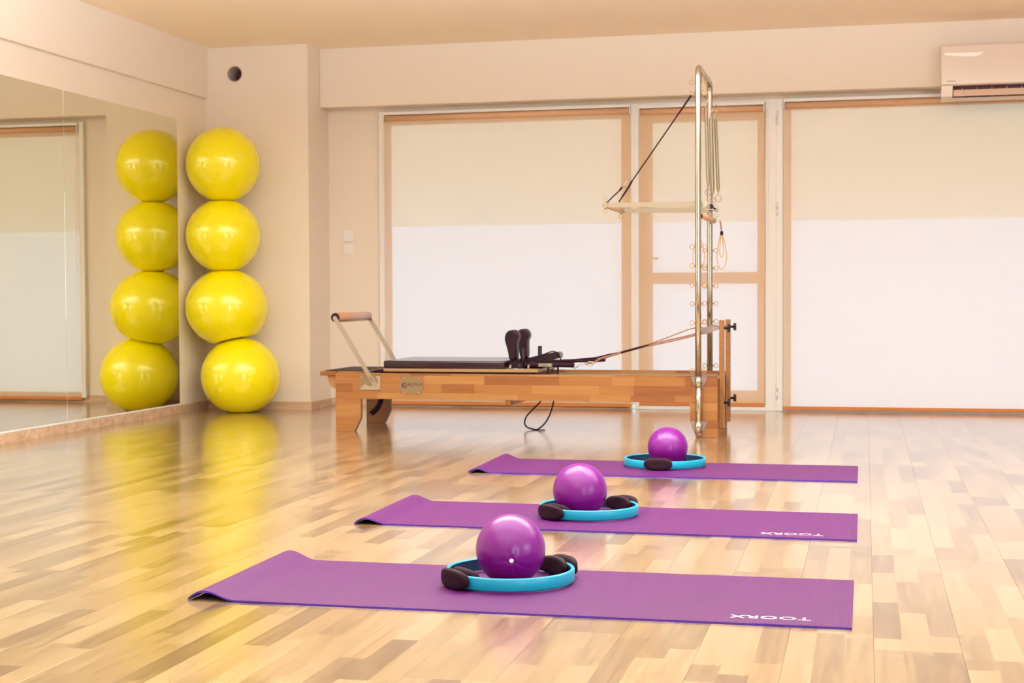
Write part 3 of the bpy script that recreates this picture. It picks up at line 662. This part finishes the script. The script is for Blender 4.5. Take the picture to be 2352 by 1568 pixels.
# maker's plate
pl = []
for k in range(40):
    t = 2*math.pi*k/40; pl.append((-2.614+0.074*math.cos(t), 0.2795+max(-0.051, min(0.051, 0.072*math.sin(t)))))
pts = []
for p in pl:
    if not pts or (abs(p[0]-pts[-1][0])+abs(p[1]-pts[-1][1])) > 1e-5: pts.append(p)
mp_ = MB().prism(pts, YA-0.0045, YA-0.0014, 'y').build('maker_plate', BRONZE, RF)
text('plate_lettering', 'ALPHA', 0.030, TX(-2.590, YA-0.0048, 0.2835), ENGR, mp_, spacing=1.05)
text('plate_small_lettering', 'PILATES', 0.0085, TX(-2.586, YA-0.0048, 0.2665), ENGR2, mp_, spacing=1.75)
e = MB()
def arc(c, r, a0, a1, n=16): return [(c[0]+r*math.cos(R(a0+(a1-a0)*k/n)), YA-0.0052, c[1]+r*math.sin(R(a0+(a1-a0)*k/n))) for k in range(n+1)]
ec = (-2.658, 0.2795)
def crescent(c, ro, ci, ri, a0, a1, n=20):
    o = [(c[0]+ro*math.cos(R(a0+(a1-a0)*k/n)), c[1]+ro*math.sin(R(a0+(a1-a0)*k/n))) for k in range(n+1)]
    i = [(ci[0]+ri*math.cos(R(a0+(a1-a0)*k/n)), ci[1]+ri*math.sin(R(a0+(a1-a0)*k/n))) for k in range(n+1)]
    return o, i
for (ro, ci, ri, a0, a1) in ((0.0165, (ec[0]+0.0035, ec[1]+0.001), 0.0095, -10, 215), (0.0165, (ec[0]+0.002, ec[1]+0.003), 0.0135, 215, 345)):
    o_, i_ = crescent(ec, ro, ci, ri, a0, a1); k = len(o_)
    vs = [(p[0], YA-0.0050, p[1]) for p in o_+i_]; e.add(vs, [(j, j+1, k+j+1, k+j) for j in range(k-1)])
e.prism([(ec[0]-0.007, ec[1]-0.005), (ec[0]+0.015, ec[1]-0.003), (ec[0]+0.015, ec[1]+0.002), (ec[0]-0.002, ec[1]+0.001)], YA-0.0052, YA-0.0048, 'y')
e.build('plate_emblem', ENGR, mp_)
for sx in (-1, 1):
    for sz in (-1, 1): MB().cyl((-2.614+sx*0.044, YA-0.0065, 0.2795+sz*0.043), (-2.614+sx*0.044, YA-0.004, 0.2795+sz*0.043), 0.004, 10).build('rivet', STEELB, mp_)

# tower frame
TXX, TYA, TYB, TR = -0.919, YA-0.024, YC2+0.026, 0.0172
zt = 2.105
def arcp(cy_, cz_, r, a0, a1, n=8): return [(TXX, cy_+r*math.cos(R(a0+(a1-a0)*k/n)), cz_+r*math.sin(R(a0+(a1-a0)*k/n))) for k in range(n+1)]
rb = 0.06
pth = [(TXX, TYA, 0.345)]+[(TXX, TYA, z) for z in (0.9, 1.5)]+arcp(TYA+rb, zt-TR-rb, rb, 180, 90)+arcp(TYB-rb, zt-TR-rb, rb, 90, 0)+[(TXX, TYB, z) for z in (1.5, 0.9)]+[(TXX, TYB, 0.345)]
MB().tube(pth, TR, 20).build('tower_tube', STEEL, RF)
for (yy, s) in ((TYA, -1), (TYB, 1)):
    MB().tube([(TXX+0.003, yy, 0.035), (TXX+0.003, yy, 0.345)], 0.0165, 18).build('lower_tube', STEEL, RF)
    for zc, z0, z1 in ((0.33, 0.285, 0.348), (0.08, 0.030, 0.095)):
        bk = MB().cyl((TXX+0.002, yy, z0), (TXX+0.002, yy, z1), 0.0205, 20).build('socket', STEEL, RF)
        yf = YA-0.0016 if s < 0 else YC2+0.0016
        MB().prism([(TXX-0.040, z1-0.002), (TXX+0.044, z1-0.002), (TXX+0.046, z1-0.014), (TXX+0.022, z0-0.004), (TXX+0.004, z0-0.018), (TXX-0.016, z0-0.004), (TXX-0.042, z1-0.014)], yf-0.0015, yf+0.0015, 'y').build('socket_plate', STEELD, bk)
        for dx, dz in ((-0.029, z1-0.012), (0.034, z1-0.012), (0.003, z0-0.010)): MB().cyl((TXX+dx, yf-0.006, dz), (TXX+dx, yf+0.001, dz), 0.005, 10).build('screw', STEEL, bk)
def eye(x, y, z, s, r=0.0125, parent=RF):
    b = MB().cyl((x+s*0.014, y, z), (x+s*0.022, y, z), 0.005, 8).tube(ring_pts((x+s*(0.022+r), y, z), r, (0.1, 1, 0), 18), 0.0022, 6, True)
    return b.build('eye_bolt', WIRE, parent)
for z in (2.001, 1.940, 1.078, 0.972, 0.864, 0.758, 0.650, 0.381):
    for s in (-1, 1):
        eye(TXX, TYA, z, s); eye(TXX+0.003, TYB, z-0.003, s)
for y_ in (8.62, 8.72, 8.92, 9.02): MB().cyl((TXX, y_, zt-2*TR-0.012), (TXX, y_, zt-2*TR+0.004), 0.004, 8).tube(ring_pts((TXX, y_, zt-2*TR-0.022), 0.011, (1, 0.2, 0), 16), 0.0021, 6, True).build('eye_bolt', WIRE, RF)
# push-through bar
for (yy) in (YA-0.008, YC+0.02):
    MB().prism([(-1.452, 1.335), (-1.452, 1.309), (-0.945, 1.303), (-0.90, 1.303), (-0.90, 1.336), (-0.945, 1.336)], yy, yy+0.012, 'y').build('push_bar_arm', ALU, RF)
MB().cyl((-1.452, YA-0.012, 1.322), (-1.452, YC+0.036, 1.322), 0.0155, 18).build('push_bar_grip', DOWEL, RF)
MB().cyl((-1.452, YA-0.016, 1.322), (-1.452, YA-0.008, 1.322), 0.017, 18).build('grip_end', ALU, RF)
for yy, s in ((YA+0.0, 1), (YA+0.0, -1), (YC+0.0, -1)):
    MB().cyl((-1.452, yy, 1.322+s*0.012), (-1.452, yy, 1.322+s*0.022), 0.004, 8).tube(ring_pts((-1.452, yy, 1.322+s*0.033), 0.0115, (0, 1, 0), 18), 0.0021, 6, True).build('eye_bolt', WIRE, RF)
for yy, kx in ((YA+0.03, -0.885), (YC-0.02, -0.875)):
    MB().cyl((TXX, yy, 1.318), (kx, yy, 1.318), 0.009, 12).tube([(kx, yy-0.012, 1.318), (kx, yy+0.012, 1.318)], 0.014, 12).build('pivot_clamp', STEELB, RF)
kn = []
for k in range(6): kn.append((0.0155*math.cos(R(60*k+30)), 0.0155*math.sin(R(60*k+30))))
MB().prism([(-0.880+p[0], 1.322+p[1]) for p in kn], 8.86, 8.885, 'y').cyl((-0.880, 8.885, 1.322), (-0.880, 9.12, 1.322), 0.006, 8).build('pivot_knob', BLACKR, RF)
# rear posts with knobs
for yy, zb, ztp in ((8.655, 0.046, 0.663), (9.055, 0.052, 0.661)):
    po = MB().cbox(-0.812, -0.7845, yy-0.020, yy+0.030, zb, ztp, 0.002).build('rope_post', W_MID, RF)
    for z in (0.617, 0.192):
        kb = MB().cyl((-0.785, yy, z), (-0.765, yy, z), 0.0075, 10)
        star = []
        for k in range(20): star.append((0.0225 if k % 4 < 2 else 0.019, k*18))
        kb.prism([(yy+r_*math.cos(R(a)), z+r_*math.sin(R(a))) for r_, a in star], -0.765, -0.7505, 'x')
        kb.build('star_knob', BLACKR, po)
# pulleys and ropes
for yy, zp in ((8.66, 0.606), (9.05, 0.612)):
    x = -0.888
    pu = MB().prism([(x-0.032, zp-0.012), (x-0.020, zp+0.014), (x+0.012, zp+0.020), (x+0.040, zp+0.010), (x+0.044, zp-0.002), (x+0.016, zp-0.020), (x-0.018, zp-0.024)], yy-0.012, yy-0.008, 'y').prism([(x-0.032, zp-0.012), (x-0.020, zp+0.014), (x+0.012, zp+0.020), (x+0.040, zp+0.010), (x+0.044, zp-0.002), (x+0.016, zp-0.020), (x-0.018, zp-0.024)], yy+0.008, yy+0.012, 'y').build('pulley', STEELD, RF)
    MB().cyl((x-0.002, yy-0.007, zp-0.002), (x-0.002, yy+0.007, zp-0.002), 0.019, 20).build('pulley_wheel', BLACKR, pu)
    MB().tube(ring_pts((x+0.046, yy, zp+0.006), 0.009, (0, 1, 0), 14), 0.002, 6, True).cyl((x+0.055, yy, zp+0.008), (-0.810, yy, zp+0.010), 0.004, 8).build('pulley_eye', STEEL, pu)
def rope(pts, r, m, name='rope', k=5): return MB().tube(smooth_path(pts, k), r, 8).build(name, m, RF)
rope([(-0.905, 8.66, 0.621), (-0.98, 8.66, 0.612), (-1.12, 8.67, 0.560), (-1.255, 8.68, 0.513)], 0.0032, ROPE)
rope([(-0.905, 8.66, 0.588), (-0.98, 8.66, 0.568), (-1.12, 8.67, 0.535), (-1.255, 8.68, 0.508)], 0.0042, ROPE)
rope([(-0.90, 9.05, 0.600), (-1.05, 9.03, 0.560), (-1.25, 8.98, 0.515), (-1.42, 8.95, 0.470), (-1.52, 8.93, 0.430)], 0.0038, ROPE)
MB().tube(smooth_path([(-1.215, 8.68, 0.521), (-1.30, 8.685, 0.497), (-1.385, 8.69, 0.474)], 5), [0.005]+[0.0088]*9+[0.005], 10, flat=0.7).build('rope_sleeve', WEB, RF)
rope([(-1.375, 8.69, 0.477), (-1.44, 8.70, 0.457), (-1.50, 8.70, 0.441), (-1.545, 8.70, 0.418), (-1.60, 8.70, 0.406)], 0.0058, ROPE)
rope([(-1.375, 8.69, 0.475), (-1.46, 8.71, 0.461), (-1.54, 8.72, 0.442), (-1.62, 8.72, 0.434), (-1.68, 8.73, 0.428)], 0.0050, WEB)
MB().tube(smooth_path([(-1.68, 8.71, 0.418), (-1.62, 8.71, 0.424), (-1.56, 8.71, 0.428), (-1.50, 8.71, 0.436)], 5), 0.012, 8, flat=0.55).build('strap_end', WEB, RF)
for (x, z) in ((-1.650, 0.397), (-1.560, 0.408)):
    MB().tube(smooth_path([(x-0.014, 8.665, z+0.012), (x+0.012, 8.665, z+0.010), (x+0.018, 8.665, z), (x+0.0, 8.665, z-0.012), (x-0.014, 8.665, z-0.010)], 4, True), 0.003, 6, True).build('d_ring', STEEL, RF)
MB().cyl((-1.636, 8.665, 0.402), (-1.578, 8.665, 0.408), 0.002, 6).build('link_pin', STEEL, RF)

# things hung on the tower
def hung_spring(label, x, y, ztop, zbot, rad, dx):
    t = thing('coil_spring', label, 'spring', (x, y, zbot), 'springs hanging inside the tower')
    n = 70; tw = 34*2*math.pi; pts = []
    for i in range(n*10+1):
        u = i/(n*10); k = 1.0 if 0.03 < u < 0.94 else (0.35+0.65*min(u/0.03, (1-u)/0.06))
        a = u*tw*2.1; pts.append((x+dx*u+rad*k*math.cos(a), y+rad*k*math.sin(a), ztop-0.05-(ztop-0.05-zbot-0.06)*u))
    MB().tube(pts, 0.0030, 5).build('coil', SPRING, t)
    MB().tube(smooth_path([(x+dx, y, zbot+0.062), (x+dx-0.003, y, zbot+0.045), (x+dx-0.017, y, zbot+0.028), (x+dx-0.012, y, zbot+0.010), (x+dx, y, zbot+0.002), (x+dx+0.012, y, zbot+0.010), (x+dx+0.017, y, zbot+0.028), (x+dx+0.003, y, zbot+0.045)], 4), 0.0020, 6).build('end_loop', mat('purple_brown_wire', (0.35, 0.16, 0.20), 0.4, metal=0.5), t)
    MB().tube(smooth_path([(x, y, ztop-0.052), (x-0.008, y, ztop-0.035), (x+0.006, y, ztop-0.02), (x+0.008, y, ztop-0.004), (x-0.002, y, ztop+0.004), (x-0.008, y, ztop-0.006)], 5), 0.0022, 6).build('top_hook', STEELB, t)
    return t
hung_spring('thin steel coil spring nearest the front tower upright', -0.892, 8.70, 1.925, 1.372, 0.0085, 0.012)
hung_spring('thicker steel coil spring just in front of the rear tower upright', -0.890, 8.96, 1.905, 1.340, 0.0105, 0.010)
hung_spring('steel coil spring half hidden beside the rear tower upright', -0.868, 9.00, 1.900, 1.355, 0.0085, 0.018)
def snap(x, y, z, name, lab):
    t = thing(name, lab, 'hook', (x, y, z-0.05), 'snap hooks below the tower springs')
    MB().tube(ring_pts((x, y, z-0.010), 0.009, (0, 1, 0), 14), 0.0018, 6, True).build('swivel_eye', STEEL, t)
    MB().cyl((x, y, z-0.022), (x+0.002, y, z-0.045), 0.0032, 8).build('hook_shank', STEEL, t)
    MB().tube(smooth_path([(x+0.002, y, z-0.044), (x+0.012, y, z-0.054), (x+0.010, y, z-0.068), (x, y, z-0.074), (x-0.010, y, z-0.066), (x-0.008, y, z-0.054)], 4), 0.002, 6).build('hook', STEEL, t)
snap(-0.884, 8.70, 1.366, 'snap_hook', 'small steel snap hook under the front spring')
snap(-0.858, 8.97, 1.340, 'snap_hook', 'small steel snap hook right of the black hexagonal knob')
dw = thing('wooden_handle', 'short light wooden dowel handle hanging between the tower uprights', 'handle', (-0.90, 8.7, 1.25))
MB().cyl((-0.915, 8.64, 1.263), (-0.890, 9.14, 1.252), 0.0168, 24).build('dowel', DOWEL, dw)
MB().cyl((-0.935, 8.625, 1.256), (-0.915, 8.645, 1.256), 0.015, 12).build('end_plug', BLACKR, dw)
for y_ in (8.70, 8.98): MB().tube(ring_pts((-0.888, y_, 1.262), 0.023, (0.3, 1, 0), 18), 0.0016, 6, True).build('wire_ring', STEELB, dw)
def hand_loop(label, x, y, zt_, zb, wd, inner):
    t = thing('hand_loop', label, 'rope loop', (x, y, zb), 'rope hand loops hanging on the tower')
    h = zt_-zb
    MB().tube(smooth_path([(x-0.002, y, zt_-0.03), (x-wd*0.45, y, zt_-h*0.30), (x-wd*0.85, y, zt_-h*0.55), (x-wd*0.95, y, zb+h*0.22), (x-wd*0.5, y, zb+h*0.05), (x+0.002, y, zb), (x+wd*0.55, y, zb+h*0.06), (x+wd, y, zb+h*0.25), (x+wd*0.85, y, zt_-h*0.5), (x+wd*0.4, y, zt_-h*0.30), (x+0.002, y, zt_-0.03)], 6), 0.0026, 8).build('outer_cord', ROPET, t)
    if inner: MB().tube(smooth_path([(x-0.001, y-0.003, zt_-0.035), (x-wd*0.35, y-0.003, zt_-h*0.45), (x-wd*0.35, y-0.003, zb+h*0.36), (x, y-0.003, zb+h*0.28), (x+wd*0.38, y-0.003, zb+h*0.36), (x+wd*0.3, y-0.003, zt_-h*0.45), (x+0.001, y-0.003, zt_-0.035)], 6), 0.0024, 8).build('inner_cord', ROPET, t)
    MB().cyl((x, y, zt_-0.05), (x, y, zt_-0.028), 0.009, 10).build('binding', WEB, t)
    MB().tube(smooth_path([(x, y, zt_-0.03), (x-0.004, y, zt_), (x-0.010, y, zt_+0.035)], 5), 0.004, 8).build('hanging_cord', ROPE, t)
hand_loop('double rope hand loop hanging right of the rear tower upright', -0.818, 8.86, 1.205, 0.957, 0.028, True)
hand_loop('single rope hand loop hanging behind the front tower upright', -0.952, 8.86, 1.205, 0.955, 0.034, False)
# safety strap from the tower to the push bar
ss = thing('safety_strap', 'dark cord strap running diagonally from the tower down to the push bar', 'strap', (-1.45, 8.85, 1.33))
top_ = Vector((-0.956, 8.53, 1.93)); mid = Vector((-1.335, 8.80, 1.475)); 
MB().tube([top_, top_.lerp(mid, 0.25), mid], [0.0062, 0.0040, 0.0036], 8).build('upper_cord', WEB, ss)
MB().tube(smooth_path([mid, (-1.365, 8.83, 1.435), (-1.405, 8.86, 1.385), (-1.425, 8.88, 1.36)], 4), [0.0055]*8+[0.0040]*5, 8).build('lower_cord', WEB, ss)
MB().tube(smooth_path([(-1.425, 8.88, 1.36), (-1.445, 8.89, 1.340), (-1.452, 8.90, 1.338)], 4), 0.0022, 6).build('hook_wire', STEELB, ss)
MB().tube(smooth_path([(-1.335, 8.80, 1.470), (-1.352, 8.78, 1.478), (-1.372, 8.77, 1.460), (-1.378, 8.77, 1.442), (-1.362, 8.78, 1.436)], 4), 0.0018, 6).build('carabiner', STEEL, ss)
MB().tube(smooth_path([(-1.385, 8.75, 1.440), (-1.40, 8.73, 1.415), (-1.44, 8.68, 1.368), (-1.462, 8.66, 1.340)], 4), [0.003]+[0.006]*3+[0.004]*9, 8).build('side_cord', WEB, ss)

# ------------------------------------------------------------------ yoga mats
def mat_profile(n_r, ln, hump_l, hump_h, lift):
    P = []
    pitch = ln/n_r
    for i in range(n_r*4+1):
        u = i/(n_r*4)*ln
        z = 0.0
        if u < hump_l:
            t = u/hump_l
            z = hump_h*(math.sin(math.pi*min(1, t/0.34)/2)**0.8 if t < 0.34 else (0.5+0.5*math.cos(math.pi*(t-0.34)/0.66)))
        z += lift(u)
        ph = (i % 4)
        P.append((u, z, 0.0008 if ph in (1, 2) else 0.0))
    return P
def yoga_mat(label, xl, xr, y0, y1, skew, hump, htxt=None, seed=0):
    t = thing('yoga_mat', label, 'mat', ((xl+xr)/2, (y0+y1)/2, 0), 'purple yoga mats in a row')
    rg = random.Random(seed); ph = rg.uniform(0, 6)
    ln = xr-xl; n_r = 290
    lift = lambda u: 0.0004+0.0007*(0.5+0.5*math.sin(u*8+ph))*(0.5+0.5*math.sin(u*3.1+2*ph))
    P = mat_profile(n_r, ln, hump[0], hump[1], lift)
    ny = 5; TH = 0.0042
    top = []
    for j in range(ny):
        v = j/(ny-1)
        for (u, z, rib) in P:
            fz = z*(1.0 if u > hump[0] else (hump[2]+(1-hump[2])*(1-v)) ) if False else z
            if u < hump[0]: fz = lift(u)+(z-lift(u))*(1.0+(hump[2]-1.0)*v)
            top.append((xl+u, y0+(y1-y0)*v+skew*(u/ln), fz+TH+rib))
    m = len(P); fs = [(j*m+i, j*m+i+1, (j+1)*m+i+1, (j+1)*m+i) for j in range(ny-1) for i in range(m-1)]
    MB().add(top, fs, True).build('ribbed_top', MATP, t)
    # underside and rolled edge
    b = MB(); idx = list(range(0, m, 8)); 
    if idx[-1] != m-1: idx.append(m-1)
    k = len(idx); vs = []
    for j in (0, ny-1):
        for dz in (0.0, -TH):
            vs += [(top[j*m+i][0], top[j*m+i][1], top[j*m+i][2]-P[i][2]+dz-0.0001) for i in idx]
    fs = [(a, a+1, k+a+1, k+a) for a in range(k-1)]+[(2*k+a, 2*k+a+1, 3*k+a+1, 3*k+a) for a in range(k-1)]+[(k+a, k+a+1, 3*k+a+1, 3*k+a) for a in range(k-1)]
    fs += [(0, k, 3*k, 2*k), (k-1, 2*k-1, 4*k-1, 3*k-1)]
    b.add(vs, fs).build('edge_and_underside', MATE, t)
    if htxt:
        xa, xb, ya, yb = htxt
        me = text_mesh('TOORX', 1.0, spacing=1.02, bold=0.012, depth=0.0)
        xs_ = [v.co.x for v in me.vertices]; ys_ = [v.co.y for v in me.vertices]
        for v in me.vertices:
            a = (v.co.x-min(xs_))/(max(xs_)-min(xs_)); c = (v.co.y-min(ys_))/(max(ys_)-min(ys_))
            x_ = xb-(xb-xa)*a; v.co = (x_, yb-(yb-ya)*c, lift(x_-xl)+TH+0.0008)
        me.materials.clear(); link('printed_lettering', me, PRINT, t)
    return t
yoga_mat('nearest purple ribbed yoga mat with its left end curled up', -1.760, -0.030, 3.705, 4.325, 0.004, (0.135, 0.0215, 1.25), (-0.330, -0.130, 3.765, 3.800), 1)
yoga_mat('middle purple ribbed yoga mat of the three', -1.768, -0.026, 5.075, 5.680, -0.030, (0.120, 0.018, 1.25), (-0.345, -0.135, 5.105, 5.145), 2)
yoga_mat('farthest purple ribbed yoga mat, in front of the reformer', -1.766, -0.032, 6.650, 7.240, -0.020, (0.110, 0.017, 1.3), None, 3)

# ------------------------------------------------------------------ small purple balls
def creases(valve, angs, depth, seed=0):
    v0 = Vector(valve).normalized(); a0 = v0.orthogonal().normalized(); b0 = v0.cross(a0); rg = random.Random(seed)
    A = [(R(a), l, w_) for a, l, w_ in angs]
    def f(n):
        c = n.dot(v0); th = math.acos(max(-1, min(1, c))); ph = math.atan2(n.dot(b0), n.dot(a0)); d = 0
        for (a, l, w_) in A:
            dp = (ph-a+math.pi) % (2*math.pi)-math.pi; s = abs(dp)*math.sin(th)
            if abs(dp) < 1.2 and th < l: d -= depth*math.exp(-(s/w_)**2)*(1-th/l)*min(1, th/0.06)
        return d-0.006*math.exp(-(th/0.10)**2)
    return f
def pball(label, x, y, r, rz, valve, angs, dep=0.03):
    t = thing('pilates_ball', label, 'ball', (x, y, 0.005), 'small purple balls standing in the rings')
    base = 0.0056; cz = base+rz*0.955
    o = soft_ball('ball_skin', (x, y, cz), r, rz, [((0, 0, base), (0, 0, -1))], PURPLE, 128, 96, creases(valve, angs, dep))
    o.parent = t; o.matrix_parent_inverse = t.matrix_world.inverted()
    v = Vector(valve).normalized(); p = Vector((x+v.x*r, y+v.y*r, cz+v.z*rz))
    MB().tube([p-v*0.004, p-v*0.0002, p+v*0.0008], [0.0062, 0.0062, 0.0045], 18).build('valve_plug', WHITEV, t)
    return t
pball('nearest purple ball, white valve facing the camera and creases around it', -0.966, 4.095, 0.0975, 0.0985, (0.25, -0.965, -0.165), [(-8, 1.25, 0.030), (62, 0.8, 0.05), (105, 1.1, 0.035), (205, 0.7, 0.03), (250, 0.5, 0.05), (318, 0.9, 0.07)], 0.017)
pball('middle purple ball with its white valve on top', -1.010, 5.385, 0.0985, 0.0985, (0.06, -0.42, 0.90), [(40, 0.8, 0.03), (160, 0.9, 0.03), (280, 0.9, 0.03)], 0.010)
pball('farthest purple ball with a diagonal crease', -0.903, 7.05, 0.0945, 0.094, (0.25, 0.45, 0.85), [(200, 2.0, 0.03), (240, 1.8, 0.03), (290, 1.6, 0.035)], 0.028)

# ------------------------------------------------------------------ pilates rings
def pring(label, cx, cy_, rad, ang, pair=True, tilt=0):
    t = thing('pilates_ring', label, 'exercise ring', (cx, cy_, 0.0056), 'teal pilates rings on the mats')
    z0, z1, th = 0.0065, 0.0425, 0.0055
    zl = 0.008
    def sect(k):
        pr = [(-th, z0+0.004), (-th*0.6, z0), (th*0.6, z0), (th, z0+0.004), (th, z1-0.004), (th*0.6, z1), (-th*0.6, z1), (-th, z1-0.004)]
        return pr[k]
    n = 96
    vs, fs = grid(lambda i, j: (cx+(rad+sect(j)[0])*math.cos(2*math.pi*i/n), cy_+(rad+sect(j)[0])*math.sin(2*math.pi*i/n), sect(j)[1]+0.003), n, 8, True, True)
    MB().add(vs, fs, True).build('band', TEAL, t)
    vs, fs = grid(lambda i, j: (cx+(rad-th-(0.0008, 0.0002)[j % 3 == 1])*math.cos(2*math.pi*i/n), cy_+(rad-th-(0.0008, 0.0002)[j % 3 == 1])*math.sin(2*math.pi*i/n), (z0+0.007, z0+0.021, z1+0.0)[j]), n, 3, True, False)
    MB().add(vs, fs, True).build('inner_face', INNER_FACE, t)  # darker navy sheet over the band's inner face
    for s in (0, 180):
        a = R(ang+s); d = Vector((math.cos(a), math.sin(a), 0)); tg = Vector((-d.y, d.x, 0)); c = Vector((cx, cy_, 0.0335))
        for side, lab in ((1, 'outer'), (-1, 'inner')):
            # oval dished pad: superellipse outline, swollen faces
            L_, Hh = 0.066, 0.0275
            nn = 28; rings = [(0.0, 0.55), (0.004, 0.86), (0.010, 1.0), (0.016, 1.0), (0.021, 0.93), (0.0235, 0.80), (0.0225, 0.4)]
            vs = []
            for off, k in rings:
                for j in range(nn):
                    th_ = 2*math.pi*j/nn; ct, st = math.cos(th_), math.sin(th_)
                    ex = abs(ct)**0.8*(1 if ct > 0 else -1)*L_*k; ez = abs(st)**0.75*(1 if st > 0 else -1)*Hh*k
                    bend = (math.sqrt(max(0, rad*rad-ex*ex))-rad)
                    rr_ = rad+bend+side*(th+off-0.001)
                    p = c+d*rr_+tg*ex+Vector((0, 0, ez)); vs.append(p)
            m_ = len(rings); fs = [(i*nn+j, i*nn+(j+1) % nn, (i+1)*nn+(j+1) % nn, (i+1)*nn+j) for i in range(m_-1) for j in range(nn)]
            b = MB().add(vs, fs, True); k0 = 0
            b.f += [tuple(range(nn)), tuple(range((m_-1)*nn, m_*nn))]; b.sm += [True, True]
            b.build('grip_pad', BLACKF, t)
    return t
pring('teal ring with black pads around the nearest purple ball', -0.972, 4.115, 0.176, 47)
pring('teal ring with black pads around the middle purple ball', -0.985, 5.425, 0.176, 52)
pring('teal ring around the farthest purple ball, one black pad facing front', -0.918, 7.06, 0.186, -92)
